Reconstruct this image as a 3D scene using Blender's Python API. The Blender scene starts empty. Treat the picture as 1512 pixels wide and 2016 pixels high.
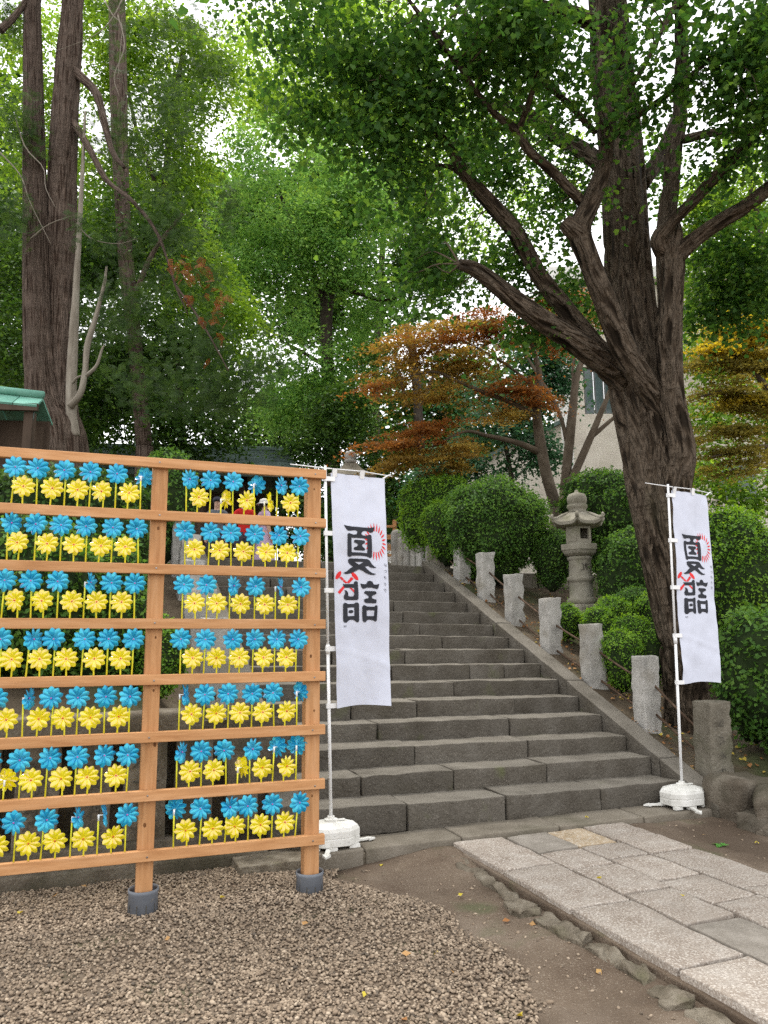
import bpy, bmesh, math, random
import numpy as np
from mathutils import Vector, Matrix, Euler

# ------------------------------------------------------------------ camera, sky, sun, exposure
sc = bpy.context.scene
col = sc.collection
PITCH, ROLL, FPX, HC = 0.1591, -0.008, 1478.53, 1.65
_c, _s = math.cos(ROLL), math.sin(ROLL)
_R0 = np.array([1., 0, 0]); FW = np.array([0, math.cos(PITCH), math.sin(PITCH)])
_U0 = np.array([0, -math.sin(PITCH), math.cos(PITCH)])
RT = _c * _R0 + _s * _U0; UPV = _c * _U0 - _s * _R0
CO = np.array([0, 0, HC])
cam = bpy.data.cameras.new('camera'); cam_o = bpy.data.objects.new('camera', cam); col.objects.link(cam_o)
cam_o.matrix_world = Matrix(((RT[0], UPV[0], -FW[0], 0), (RT[1], UPV[1], -FW[1], 0), (RT[2], UPV[2], -FW[2], HC), (0, 0, 0, 1)))
cam.sensor_fit = 'HORIZONTAL'; cam.sensor_width = 36; cam.lens = 36 * FPX / 1512
cam.clip_start = 0.05; cam.clip_end = 1000
sc.camera = cam_o

SUN_EL, SUN_AZ = math.radians(72), math.radians(-28)     # azimuth from +Y towards +X
w = bpy.data.worlds.new('World'); sc.world = w; w.use_nodes = True
nt = w.node_tree; nt.nodes.clear()
wo = nt.nodes.new('ShaderNodeOutputWorld'); bg = nt.nodes.new('ShaderNodeBackground')
sky = nt.nodes.new('ShaderNodeTexSky'); sky.sky_type = 'NISHITA'; sky.sun_disc = False
sky.sun_elevation = SUN_EL; sky.sun_rotation = SUN_AZ; sky.dust_density = 3.0; sky.air_density = 1.0
mixw = nt.nodes.new('ShaderNodeMix'); mixw.data_type = 'RGBA'
nzw = nt.nodes.new('ShaderNodeTexNoise'); nzw.inputs['Scale'].default_value = 2.2; nzw.inputs['Detail'].default_value = 5
rw = nt.nodes.new('ShaderNodeMapRange'); rw.inputs['From Min'].default_value = .25; rw.inputs['From Max'].default_value = .6
rw.inputs['To Min'].default_value = .72; rw.inputs['To Max'].default_value = .97
nt.links.new(nzw.outputs['Fac'], rw.inputs['Value']); nt.links.new(rw.outputs['Result'], mixw.inputs[0])
nt.links.new(sky.outputs[0], mixw.inputs[6]); mixw.inputs[7].default_value = (9.7, 9.7, 9.75, 1)   # thin white overcast
nt.links.new(mixw.outputs[2], bg.inputs[0]); bg.inputs[1].default_value = 0.13
nt.links.new(bg.outputs[0], wo.inputs[0])
sun = bpy.data.lights.new('sun', 'SUN'); sun.energy = 1.5; sun.angle = math.radians(14); sun.color = (1, .96, .88)
sun_o = bpy.data.objects.new('sun', sun); col.objects.link(sun_o)
_sd = Vector((math.sin(SUN_AZ) * math.cos(SUN_EL), math.cos(SUN_AZ) * math.cos(SUN_EL), math.sin(SUN_EL)))
sun_o.rotation_euler = _sd.to_track_quat('Z', 'Y').to_euler(); sun_o.location = (-10, 0, 30)
vs = sc.view_settings; vs.view_transform = 'Standard'; vs.look = 'None'; vs.gamma = 1; vs.exposure = 0.95; vs.use_curve_mapping = False
sc.render.engine = 'CYCLES'
cy = sc.cycles; cy.max_bounces = 7; cy.diffuse_bounces = 3; cy.glossy_bounces = 3; cy.transmission_bounces = 5; cy.transparent_max_bounces = 12
cy.caustics_reflective = False; cy.caustics_refractive = False; cy.sample_clamp_indirect = 4; cy.use_denoising = False
rng = np.random.default_rng(7); random.seed(7)

# ------------------------------------------------------------------ pixel rays and the stair frame
def ray(x, y): return FW + RT * (x - 756) / FPX - UPV * (y - 1008) / FPX
def hz(x, y, z):
    d = ray(x, y); return CO + d * (z - HC) / d[2]
def hY(x, y, Y):
    d = ray(x, y); return CO + d * Y / d[1]
SA, TREAD, RISE, TILT = .3724, .3742, .1631, -.0144
SU = np.array([math.cos(SA), math.sin(SA), 0]); SV = np.array([-math.sin(SA), math.cos(SA), 0])
P0 = np.array([2.7024, 7.1801, 0.]); Z0 = .1167
def S(su, sv, z=0.): return P0 + SU * su + SV * sv + np.array([0, 0, z])
def st(P): P = np.asarray(P, float); return (P - P0) @ SU, (P - P0) @ SV
def hsu(x, y, su):
    d = ray(x, y); t = ((P0 + SU * su - CO) @ SU) / (d @ SU); return CO + d * t
def hsv(x, y, sv):
    d = ray(x, y); t = ((P0 + SV * sv - CO) @ SV) / (d @ SV); return CO + d * t
RS = Matrix.Rotation(SA, 3, 'Z')

# ------------------------------------------------------------------ value noise (numpy)
def _hash(i, j, k, seed):
    h = (i * 374761393 + j * 668265263 + k * 2147483647 + seed * 974711) & 0xffffffff
    h = ((h ^ (h >> 13)) * 1274126177) & 0xffffffff
    return ((h ^ (h >> 16)) & 0xffff) / 65535.
def vnoise(P, scale=1., seed=0):
    P = np.asarray(P, float) * scale + 1000.
    i = np.floor(P).astype(np.int64); f = P - i; f = f * f * (3 - 2 * f)
    r = 0
    for a in (0, 1):
        for b in (0, 1):
            for c in (0, 1):
                wgt = (f[:, 0] if a else 1 - f[:, 0]) * (f[:, 1] if b else 1 - f[:, 1]) * (f[:, 2] if c else 1 - f[:, 2])
                r = r + wgt * _hash(i[:, 0] + a, i[:, 1] + b, i[:, 2] + c, seed)
    return r * 2 - 1
def fbm(P, scale=1., seed=0, o=3):
    r = 0; a = 1.
    for q in range(o): r = r + a * vnoise(P, scale * 2 ** q, seed + q); a *= .5
    return r

# ------------------------------------------------------------------ materials
def _ramp(n, cols):
    e = n.color_ramp.elements
    while len(e) > 1: e.remove(e[-1])
    e[0].position = cols[0][0]; e[0].color = (*cols[0][1], 1)
    for p_, c_ in cols[1:]:
        q = e.new(p_); q.color = (*c_, 1)
MATS = {}
def mat(name, cols, scale=4., detail=5., rough=.8, bump=.0, bscale=30., stretch=(1, 1, 1), coord='Object', spec=.15, fine=None,
        blotch=None, rand=0., metal=0., distort=0., bdist=.02, ridged=False, top_col=None):
    """noise ramp + optional fine speckle [(scale, lo, hi, colour, amount)] + optional blotch (scale, lo, hi, colour, amount)"""
    m = bpy.data.materials.new(name); m.use_nodes = True; N = m.node_tree.nodes; L = m.node_tree.links
    b = N['Principled BSDF']; b.inputs['Roughness'].default_value = rough; b.inputs['Metallic'].default_value = metal
    b.inputs['Specular IOR Level'].default_value = spec
    tc = N.new('ShaderNodeTexCoord'); mp = N.new('ShaderNodeMapping'); mp.inputs['Scale'].default_value = stretch
    L.new(tc.outputs[coord], mp.inputs[0])
    vec = mp.outputs[0]
    oi = N.new('ShaderNodeObjectInfo')
    if rand >= 0 and coord == 'Object':
        ad = N.new('ShaderNodeVectorMath'); ad.operation = 'ADD'
        ml = N.new('ShaderNodeMath'); ml.operation = 'MULTIPLY'; ml.inputs[1].default_value = 37.
        L.new(oi.outputs['Random'], ml.inputs[0]); L.new(vec, ad.inputs[0]); L.new(ml.outputs[0], ad.inputs[1]); vec = ad.outputs[0]
    nz = N.new('ShaderNodeTexNoise'); nz.inputs['Scale'].default_value = scale; nz.inputs['Detail'].default_value = detail
    nz.inputs['Roughness'].default_value = .6; nz.inputs['Distortion'].default_value = distort
    L.new(vec, nz.inputs['Vector'])
    if ridged: nz.noise_type = 'RIDGED_MULTIFRACTAL'; nz.normalize = True; nz.inputs['Offset'].default_value = .9; nz.inputs['Gain'].default_value = 1.5
    rp = N.new('ShaderNodeValToRGB'); _ramp(rp, cols); L.new(nz.outputs['Fac'], rp.inputs[0])
    c = rp.outputs[0]
    for kind, spc in (('f', fine), ('b', blotch)):
        for (s_, lo, hi, cc, am) in (spc or []):
            n2 = N.new('ShaderNodeTexNoise'); n2.inputs['Scale'].default_value = s_; n2.inputs['Detail'].default_value = 3 if kind == 'f' else 6
            L.new(vec, n2.inputs['Vector'])
            mr = N.new('ShaderNodeMapRange'); mr.inputs['From Min'].default_value = lo; mr.inputs['From Max'].default_value = hi
            mr.inputs['To Max'].default_value = am; L.new(n2.outputs['Fac'], mr.inputs['Value'])
            mx = N.new('ShaderNodeMix'); mx.data_type = 'RGBA'; L.new(mr.outputs[0], mx.inputs[0]); L.new(c, mx.inputs[6]); mx.inputs[7].default_value = (*cc, 1)
            c = mx.outputs[2]
    if rand > 0:
        hs = N.new('ShaderNodeHueSaturation'); mr = N.new('ShaderNodeMapRange'); mr.inputs['To Min'].default_value = 1 - rand; mr.inputs['To Max'].default_value = 1 + rand
        L.new(oi.outputs['Random'], mr.inputs['Value']); L.new(mr.outputs[0], hs.inputs['Value']); L.new(c, hs.inputs['Color']); c = hs.outputs[0]
    if top_col:  # paler, patchy colour mixed in where faces point upward
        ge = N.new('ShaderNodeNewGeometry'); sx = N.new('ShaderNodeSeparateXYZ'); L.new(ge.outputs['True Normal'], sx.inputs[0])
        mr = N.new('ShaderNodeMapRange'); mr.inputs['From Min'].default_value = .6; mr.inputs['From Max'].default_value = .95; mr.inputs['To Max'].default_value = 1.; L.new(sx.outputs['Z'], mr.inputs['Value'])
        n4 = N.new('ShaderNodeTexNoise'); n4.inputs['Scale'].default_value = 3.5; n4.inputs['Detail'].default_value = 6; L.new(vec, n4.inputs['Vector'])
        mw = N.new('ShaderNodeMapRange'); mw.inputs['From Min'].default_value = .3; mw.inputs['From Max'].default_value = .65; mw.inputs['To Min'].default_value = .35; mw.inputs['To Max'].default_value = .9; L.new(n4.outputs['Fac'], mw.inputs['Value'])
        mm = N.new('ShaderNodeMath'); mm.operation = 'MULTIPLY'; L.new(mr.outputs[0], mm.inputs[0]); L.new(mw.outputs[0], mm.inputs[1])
        mx = N.new('ShaderNodeMix'); mx.data_type = 'RGBA'; L.new(mm.outputs[0], mx.inputs[0]); L.new(c, mx.inputs[6]); mx.inputs[7].default_value = (*top_col, 1); c = mx.outputs[2]
    L.new(c, b.inputs['Base Color'])
    if bump:
        n3 = N.new('ShaderNodeTexNoise'); n3.inputs['Scale'].default_value = bscale; n3.inputs['Detail'].default_value = 5; n3.inputs['Roughness'].default_value = .65
        if ridged: n3.noise_type = 'RIDGED_MULTIFRACTAL'; n3.inputs['Detail'].default_value = 4; n3.inputs['Offset'].default_value = .9; n3.inputs['Gain'].default_value = 1.5
        L.new(vec, n3.inputs['Vector'])
        bp = N.new('ShaderNodeBump'); bp.inputs['Strength'].default_value = bump; bp.inputs['Distance'].default_value = bdist
        L.new(n3.outputs['Fac'], bp.inputs['Height']); L.new(bp.outputs[0], b.inputs['Normal'])
    MATS[name] = m
    return m
def leafmat(name, c0, c1, c2, trans=.45, rough=.45, bright=2.2):
    """leaf: base colour from the per-leaf attribute 'tint', light passes through the blade"""
    m = bpy.data.materials.new(name); m.use_nodes = True; N = m.node_tree.nodes; L = m.node_tree.links
    b = N['Principled BSDF']; b.inputs['Roughness'].default_value = rough + .12; b.inputs['Specular IOR Level'].default_value = .18
    at = N.new('ShaderNodeAttribute'); at.attribute_name = 'tint'
    rp = N.new('ShaderNodeValToRGB'); _ramp(rp, [(0, c0), (.5, c1), (1, c2)]); L.new(at.outputs['Fac'], rp.inputs[0])
    L.new(rp.outputs[0], b.inputs['Base Color'])
    tr = N.new('ShaderNodeBsdfTranslucent'); hs = N.new('ShaderNodeHueSaturation'); hs.inputs['Hue'].default_value = .485
    hs.inputs['Value'].default_value = bright; hs.inputs['Saturation'].default_value = 1.1
    L.new(rp.outputs[0], hs.inputs['Color']); L.new(hs.outputs[0], tr.inputs[0])
    mx = N.new('ShaderNodeMixShader'); mx.inputs[0].default_value = trans
    L.new(b.outputs[0], mx.inputs[1]); L.new(tr.outputs[0], mx.inputs[2]); L.new(mx.outputs[0], N['Material Output'].inputs[0])
    MATS[name] = m
    return m

mat('dirt', [(.3, (.1, .071, .05)), (.5, (.155, .117, .085)), (.7, (.22, .175, .135))], 1.6, 8, .95, .5, 55, fine=[(160, .6, .7, (.36, .31, .25), .85), (60, .64, .7, (.3, .25, .19), .6)],
    blotch=[(.9, .5, .62, (.07, .05, .035), .8), (2.3, .6, .72, (.09, .105, .05), .6)], bdist=.03)
mat('wall_stone', [(.3, (.07, .056, .04)), (.5, (.12, .1, .076)), (.7, (.19, .165, .13))], 4, 7, .9, .7, 35, rand=.2, fine=[(90, .58, .7, (.27, .25, .21), .45)], blotch=[(1.8, .52, .64, (.055, .05, .032), .75)], bdist=.025)
mat('soil', [(.3, (.06, .045, .03)), (.55, (.11, .085, .058)), (.75, (.18, .15, .105))], 3, 7, .95, .6, 30, blotch=[(1.2, .5, .62, (.06, .075, .03), .8)], bdist=.04)
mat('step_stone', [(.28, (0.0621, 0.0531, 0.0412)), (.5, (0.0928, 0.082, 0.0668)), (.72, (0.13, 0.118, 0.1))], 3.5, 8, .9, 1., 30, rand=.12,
    fine=[(110, .55, .7, (.27, .24, .2), .5)], blotch=[(1.7, .56, .7, (.08, .07, .052), .7), (2.6, .63, .72, (.10, .11, .045), .6)], bdist=.022, top_col=(.205, .185, .155))
mat('ledge_stone', [(.28, (0.119, 0.102, 0.0779)), (.5, (0.17, 0.147, 0.115)), (.72, (0.23, 0.202, 0.164))], 3.5, 8, .9, .6, 45, rand=.1,
    fine=[(120, .55, .7, (.33, .3, .25), .5)], blotch=[(1.9, .56, .7, (.11, .1, .07), .7)], bdist=.015)
mat('path_stone', [(.3, (0.225, 0.181, 0.145)), (.5, (0.289, 0.244, 0.203)), (.7, (0.351, 0.312, 0.271))], 7, 6, .85, .5, 70, rand=.1,
    fine=[(85, .5, .62, (.53, .485, .43), .75), (95, .56, .66, (.15, .12, .1), .65)], blotch=[(2.0, .58, .7, (.25, .215, .18), .6)], bdist=.012)
mat('path_stone_dark', [(.3, (.17, .15, .125)), (.5, (.22, .195, .165)), (.7, (.29, .26, .225))], 6, 7, .9, .5, 60, rand=.08, fine=[(90, .55, .68, (.34, .31, .27), .5)], bdist=.01)
mat('path_stone_tan', [(.3, (.27, .205, .13)), (.5, (.35, .27, .18)), (.7, (.43, .36, .27))], 7, 6, .85, .5, 70, fine=[(46, .52, .62, (.5, .45, .38), .7)], bdist=.012)
mat('mortar', [(.3, (.11, .092, .066)), (.5, (.19, .16, .12)), (.7, (.29, .255, .2))], 9, 9, .95, 1., 34, blotch=[(3, .6, .7, (.12, .12, .06), .5)], bdist=.03)
mat('granite', [(.3, (.25, .24, .22)), (.5, (.36, .345, .315)), (.7, (.46, .44, .41))], 5, 7, .85, .55, 45, rand=.1,
    fine=[(140, .56, .64, (.1, .095, .085), .75), (120, .58, .68, (.58, .56, .52), .6)], blotch=[(2.1, .57, .72, (.2, .175, .13), .7)], bdist=.02)
mat('old_stone', [(.3, (0.102, 0.0896, 0.068)), (.5, (0.162, 0.143, 0.11)), (.7, (0.23, 0.207, 0.164))], 4, 7, .9, .7, 35, rand=.15,
    fine=[(90, .56, .68, (.33, .31, .27), .5)], blotch=[(1.8, .54, .66, (.085, .085, .05), .75)], bdist=.025)
mat('lantern_stone', [(.3, (0.164, 0.148, 0.115)), (.5, (0.246, 0.226, 0.18)), (.7, (0.312, 0.287, 0.238))], 4, 7, .88, .5, 50, fine=[(100, .56, .68, (.42, .39, .33), .45)],
    blotch=[(3.2, .52, .66, (.16, .155, .1), .7)], bdist=.012)
mat('engraving', [(.3, (.055, .05, .04)), (.7, (.08, .072, .058))], 20, 3, .95)
mat('cedar', [(.25, (0.368, 0.169, 0.0667)), (.5, (0.497, 0.258, 0.115)), (.75, (0.58, 0.328, 0.169))], 2.2, 6, .62, .18, 16, stretch=(1, 12, 12), rand=.09, distort=.6,
    fine=[(4, .5, .72, (.36, .17, .07), .55)], blotch=[(1.3, .6, .75, (.3, .14, .055), .5)], bdist=.006)
mat('knot', [(.3, (.1, .04, .015)), (.7, (.2, .085, .03))], 30, 3, .6)
mat('screw', [(.3, (.2, .19, .18)), (.7, (.34, .33, .32))], 30, 2, .35, metal=.9)
mat('pvc_grey', [(.3, (.115, .125, .145)), (.7, (.165, .178, .2))], 5, 5, .45, .1, 30, fine=[(50, .62, .75, (.28, .25, .2), .5)], blotch=[(4, .58, .7, (.2, .175, .14), .6)])
mat('stick_yellow', [(.3, (.62, .6, .03)), (.7, (.74, .72, .06))], 9, 2, .35)
mat('plastic_white', [(.3, (.72, .72, .72)), (.7, (.8, .8, .8))], 9, 2, .35)
mat('tank_white', [(.3, (.52, .51, .47)), (.5, (.66, .65, .61)), (.7, (.74, .73, .7))], 5, 5, .5, .12, 25, fine=[(60, .62, .72, (.13, .12, .1), .7)], blotch=[(7, .6, .72, (.3, .28, .24), .6)])
mat('hub_red', [(.3, (.55, .05, .03)), (.7, (.6, .07, .04))], 9, 2, .4)
mat('hub_pink', [(.3, (.42, .1, .4)), (.7, (.5, .14, .45))], 9, 2, .4)
mat('ink_black', [(.3, (.028, .03, .036)), (.7, (.04, .042, .05))], 12, 3, .85)
mat('ink_red', [(.3, (.62, .03, .035)), (.7, (.7, .05, .05))], 12, 3, .8)
mat('iron', [(.3, (.05, .032, .022)), (.5, (.09, .058, .038)), (.7, (.15, .1, .07))], 12, 6, .7, .4, 60, metal=.3)
mat('bark_ginkgo', [(.1, (0.0164, 0.0115, 0.00738)), (.35, (0.0369, 0.0262, 0.0172)), (.6, (0.0738, 0.0541, 0.0369)), (.9, (0.123, 0.0943, 0.0681))], 8, 5, .92, 1., 8, stretch=(1.5, .32, 1), coord='UV',
    blotch=[(.8, .56, .7, (.075, .08, .045), .55), (2.2, .6, .75, (.13, .09, .055), .4)], distort=.35, bdist=.07, ridged=True)
mat('bark_conifer', [(.12, (0.0405, 0.0254, 0.0186)), (.5, (0.0847, 0.0562, 0.041)), (.9, (0.147, 0.109, 0.0857))], 9, 8, .92, .9, 16, stretch=(2.2, .18, 1), coord='UV',
    blotch=[(.7, .55, .7, (.19, .15, .125), .5)], bdist=.04, ridged=True)
mat('bark_dark', [(.25, (0.021, 0.0168, 0.0126)), (.5, (0.049, 0.0385, 0.0294)), (.75, (0.084, 0.07, 0.056))], 8, 6, .92, .8, 14, stretch=(1.5, .4, 1), coord='UV', bdist=.03)
mat('bark_maple', [(.25, (0.056, 0.0422, 0.0297)), (.5, (0.105, 0.0816, 0.0594)), (.75, (0.161, 0.133, 0.099))], 5, 6, .9, .4, 18, stretch=(1.5, .6, 1), coord='UV', bdist=.015)
mat('dead_wood', [(.25, (.13, .11, .085)), (.5, (.24, .21, .17)), (.75, (.34, .31, .26))], 6, 6, .9, .7, 16, stretch=(1.8, .3, 1), coord='UV', bdist=.02)
mat('copper_green', [(.25, (0.075, 0.203, 0.156)), (.5, (0.143, 0.328, 0.257)), (.75, (0.24, 0.437, 0.359))], 3, 6, .75, .2, 20, rand=.12, blotch=[(2, .58, .7, (.12, .16, .13), .6)])
mat('copper_dark', [(.25, (0.048, 0.068, 0.06)), (.5, (0.08, 0.112, 0.1)), (.75, (0.128, 0.168, 0.148))], 3, 6, .7, .2, 20, rand=.15)
mat('shrine_wood', [(.3, (.05, .035, .025)), (.7, (.1, .07, .05))], 4, 5, .8, .3, 20, stretch=(1, 1, .2))
mat('old_wood', [(.3, (.12, .095, .07)), (.7, (.2, .165, .125))], 4, 5, .85, .4, 20, stretch=(.3, 1, 1))
mat('concrete', [(.3, (.46, .41, .35)), (.5, (.54, .49, .42)), (.7, (.6, .55, .48))], 1.2, 7, .85, .15, 30, blotch=[(.5, .55, .72, (.42, .37, .3), .5)])
mat('concrete_white', [(.3, (.62, .6, .57)), (.7, (.72, .7, .67))], 1.2, 6, .85, .1, 30)
mat('window_frame', [(.3, (.1, .1, .1)), (.7, (.16, .16, .16))], 5, 3, .4, metal=.5)
mat('window_glass', [(.3, (.04, .06, .065)), (.7, (.07, .1, .105))], .8, 3, .08, spec=.6)
mat('skin', [(.3, (.55, .34, .25)), (.7, (.62, .4, .3))], 6, 3, .55)
mat('hair', [(.3, (.012, .01, .009)), (.7, (.03, .025, .02))], 20, 3, .5)
mat('cloth_grey', [(.3, (.11, .12, .14)), (.7, (.16, .17, .19))], 8, 4, .9)
mat('cloth_red', [(.3, (.5, .02, .02)), (.7, (.6, .035, .03))], 8, 4, .9)
mat('cloth_pink', [(.3, (.5, .36, .5)), (.7, (.6, .46, .6))], 8, 4, .9)
mat('cloth_dark', [(.3, (.035, .037, .05)), (.7, (.06, .062, .08))], 8, 4, .9)
mat('cloth_hat', [(.3, (.6, .58, .55)), (.7, (.7, .68, .65))], 8, 4, .9)
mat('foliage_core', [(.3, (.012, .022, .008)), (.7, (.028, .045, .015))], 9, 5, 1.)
mat('banner_cloth', [(.3, (0.547, 0.571, 0.661)), (.7, (0.576, 0.6, 0.692))], 3, 4, .75, .06, 300)
leafmat('leaf_ginkgo', (.02, .056, .014), (.042, .105, .021), (.115, .205, .036), .5, .45, 2.2)
leafmat('leaf_bright', (.06, .13, .02), (.125, .225, .032), (.24, .35, .055), .5, .5, 1.9)
leafmat('leaf_mid', (.07, .165, .042), (.145, .285, .07), (.28, .44, .1), .45, .4, 1.7)
leafmat('leaf_dark', (.016, .042, .009), (.035, .08, .015), (.095, .175, .03), .38, .4, 1.9)
leafmat('leaf_blue', (.025, .07, .035), (.045, .115, .055), (.08, .165, .075), .35, .4, 1.8)
leafmat('leaf_conifer', (.017, .04, .01), (.033, .068, .015), (.085, .145, .032), .35, .6, 1.8)
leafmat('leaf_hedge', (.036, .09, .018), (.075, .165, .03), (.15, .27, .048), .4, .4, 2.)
leafmat('leaf_hedge_lit', (.06, .14, .018), (.13, .26, .03), (.23, .38, .048), .4, .45, 2.)  # paler hedge leaf: brightness of sunlit tops put into the colour
leafmat('leaf_maple', (.16, .105, .028), (.26, .175, .042), (.38, .29, .07), .5, .55, 1.5)
leafmat('leaf_maple_red', (.19, .085, .028), (.25, .115, .036), (.33, .17, .05), .5, .55, 1.4)
leafmat('leaf_maple_olive', (.12, .11, .028), (.2, .175, .04), (.33, .29, .065), .5, .55, 1.5)
leafmat('leaf_lime', (.12, .22, .03), (.2, .33, .05), (.32, .46, .085), .5, .5, 1.7)
leafmat('leaf_maple_gold', (.16, .12, .022), (.3, .24, .035), (.5, .42, .06), .5, .55, 1.7)
leafmat('leaf_fallen', (.55, .45, .06), (.5, .3, .13), (.35, .16, .06), .25, .6, 1.2)
leafmat('leaf_rust', (.2, .05, .02), (.26, .08, .03), (.3, .11, .05), .3, .6, 1.4)
leafmat('leaf_weed', (.08, .25, .04), (.1, .3, .06), (.13, .34, .07), .35, .5, 1.8)
leafmat('pebbles', (.1, .082, .064), (.235, .178, .127), (.44, .355, .265), 0., .75, 1.)
def filmmat(name, c, e, thick):
    m = bpy.data.materials.new(name); m.use_nodes = True; N = m.node_tree.nodes; L = m.node_tree.links
    b = N['Principled BSDF']; b.inputs['Roughness'].default_value = .14; b.inputs['Specular IOR Level'].default_value = .6
    oi = N.new('ShaderNodeObjectInfo'); rp = N.new('ShaderNodeValToRGB'); _ramp(rp, [(0, c), (1, e)]); L.new(oi.outputs['Random'], rp.inputs[0])
    L.new(rp.outputs[0], b.inputs['Base Color'])
    b.inputs['Thin Film Thickness'].default_value = thick; b.inputs['Thin Film IOR'].default_value = 1.9
    b.inputs['Coat Weight'].default_value = .5; b.inputs['Coat Roughness'].default_value = .08
    tr = N.new('ShaderNodeBsdfTranslucent'); L.new(rp.outputs[0], tr.inputs[0])
    tp = N.new('ShaderNodeBsdfTransparent'); tp.inputs[0].default_value = (*[min(1, q * 1.3 + .12) for q in c], 1)
    m1 = N.new('ShaderNodeMixShader'); m1.inputs[0].default_value = .25; L.new(b.outputs[0], m1.inputs[1]); L.new(tr.outputs[0], m1.inputs[2])
    m2 = N.new('ShaderNodeMixShader'); m2.inputs[0].default_value = .15; L.new(m1.outputs[0], m2.inputs[1]); L.new(tp.outputs[0], m2.inputs[2])
    L.new(m2.outputs[0], N['Material Output'].inputs[0]); MATS[name] = m
filmmat('film_blue', (.01, .34, .62), (.08, .56, .8), 330)
filmmat('film_yellow', (.9, .8, .005), (.95, .87, .02), 420)

# ------------------------------------------------------------------ mesh helpers
ORG = {}
def mesh_np(name, V, F, uv=None, tint=None, smooth=False):
    V = np.asarray(V, np.float32); F = np.asarray(F, np.int32); k = F.shape[1]; n = len(F)
    me = bpy.data.meshes.new(name)
    me.vertices.add(len(V)); me.vertices.foreach_set('co', V.ravel())
    me.loops.add(n * k); me.loops.foreach_set('vertex_index', F.ravel())
    me.polygons.add(n); me.polygons.foreach_set('loop_start', np.arange(0, n * k, k, dtype=np.int32))
    me.polygons.foreach_set('loop_total', np.full(n, k, np.int32))
    if smooth: me.polygons.foreach_set('use_smooth', np.ones(n, bool))
    if uv is not None:
        l = me.uv_layers.new(name='UVMap'); l.data.foreach_set('uv', np.asarray(uv, np.float32)[F.ravel()].ravel())
    if tint is not None:
        a = me.attributes.new('tint', 'FLOAT', 'POINT'); a.data.foreach_set('value', np.asarray(tint, np.float32))
    me.update(calc_edges=True); return me
class MB:
    def __init__(s): s.V = []; s.F = []; s.n = 0; s.UV = []
    def add(s, V, F, uv=None):
        V = np.asarray(V, float); s.V.append(V); s.F += [[i + s.n for i in f] for f in np.asarray(F).tolist()] if not isinstance(F, list) else [[i + s.n for i in f] for f in F]
        s.n += len(V); s.UV.append(np.zeros((len(V), 2)) if uv is None else np.asarray(uv)); return s
    def box(s, c, h, R=None):
        c = np.asarray(c, float); q = np.array([[x, y, z] for x in (-1, 1) for y in (-1, 1) for z in (-1, 1)], float) * h
        if R is not None: q = q @ np.array(R).T
        return s.add(q + c, [[0, 1, 3, 2], [4, 6, 7, 5], [0, 4, 5, 1], [2, 3, 7, 6], [0, 2, 6, 4], [1, 5, 7, 3]])
    def bevbox(s, c, h, r=.004, R=None):
        V, F = rblock(h, r, (1, 1, 1)); 
        if R is not None: V = V @ np.array(R).T
        return s.add(V + np.asarray(c), F)
    def tube(s, pts, rad, seg=8, cap=True):
        V, F, uv = tube(pts, rad, seg, cap); return s.add(V, F, uv)
    def lathe(s, c, prof, seg=24, sq=None, R=None, rot=0.):
        """prof: [(r,z)...]; seg sides"""
        V = []; a = np.arange(seg) * 2 * math.pi / seg + rot
        for r, z in prof: V += [(r * math.cos(t), r * math.sin(t), z) for t in a]
        F = [[i * seg + j, i * seg + (j + 1) % seg, (i + 1) * seg + (j + 1) % seg, (i + 1) * seg + j] for i in range(len(prof) - 1) for j in range(seg)]
        F += [list(range(seg))[::-1], [(len(prof) - 1) * seg + j for j in range(seg)]]
        V = np.array(V)
        if R is not None: V = V @ np.array(R).T
        return s.add(V + np.asarray(c), F)
    def mesh(s, name, org=(0, 0, 0), smooth=False):
        V = np.concatenate(s.V) - np.asarray(org); me = bpy.data.meshes.new(name); me.from_pydata(V.tolist(), [], s.F)
        l = me.uv_layers.new(name='UVMap'); uv = np.concatenate(s.UV); idx = np.empty(len(me.loops), np.int32); me.loops.foreach_get('vertex_index', idx)
        l.data.foreach_set('uv', uv[idx].astype(np.float32).ravel())
        if smooth: me.polygons.foreach_set('use_smooth', np.ones(len(me.polygons), bool))
        me.update(); return me
def rblock(h, r, n, sub=None):
    """closed box of half sizes h with rounded edges; n = inner divisions"""
    ax = []
    for k in range(3):
        q = [-h[k], -h[k] + .35 * r, -h[k] + r] + list(np.linspace(-h[k] + r, h[k] - r, n[k] + 1)[1:-1]) + [h[k] - r, h[k] - .35 * r, h[k]]
        ax.append(np.array(q))
    V = []; F = []; base = 0
    for k in range(3):
        i, j = (k + 1) % 3, (k + 2) % 3
        A, B = np.meshgrid(ax[i], ax[j], indexing='ij')
        for s_ in (-1, 1):
            P = np.zeros((A.size, 3)); P[:, i] = A.ravel(); P[:, j] = B.ravel(); P[:, k] = s_ * h[k]
            ni, nj = A.shape; g = np.arange(ni * nj).reshape(ni, nj) + base
            f = np.stack([g[:-1, :-1], g[1:, :-1], g[1:, 1:], g[:-1, 1:]], -1).reshape(-1, 4)
            F.append(f if s_ > 0 else f[:, ::-1]); V.append(P); base += len(P)
    V = np.concatenate(V); F = np.concatenate(F)
    _, ui, inv = np.unique(np.round(V, 6), axis=0, return_index=True, return_inverse=True)
    V = V[ui]; F = inv.ravel()[F]
    hh = np.asarray(h) - r; q = np.clip(V, -hh, hh); d = V - q; l = np.linalg.norm(d, axis=1, keepdims=True)
    return q + d / np.maximum(l, 1e-9) * r, F.tolist()
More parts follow.
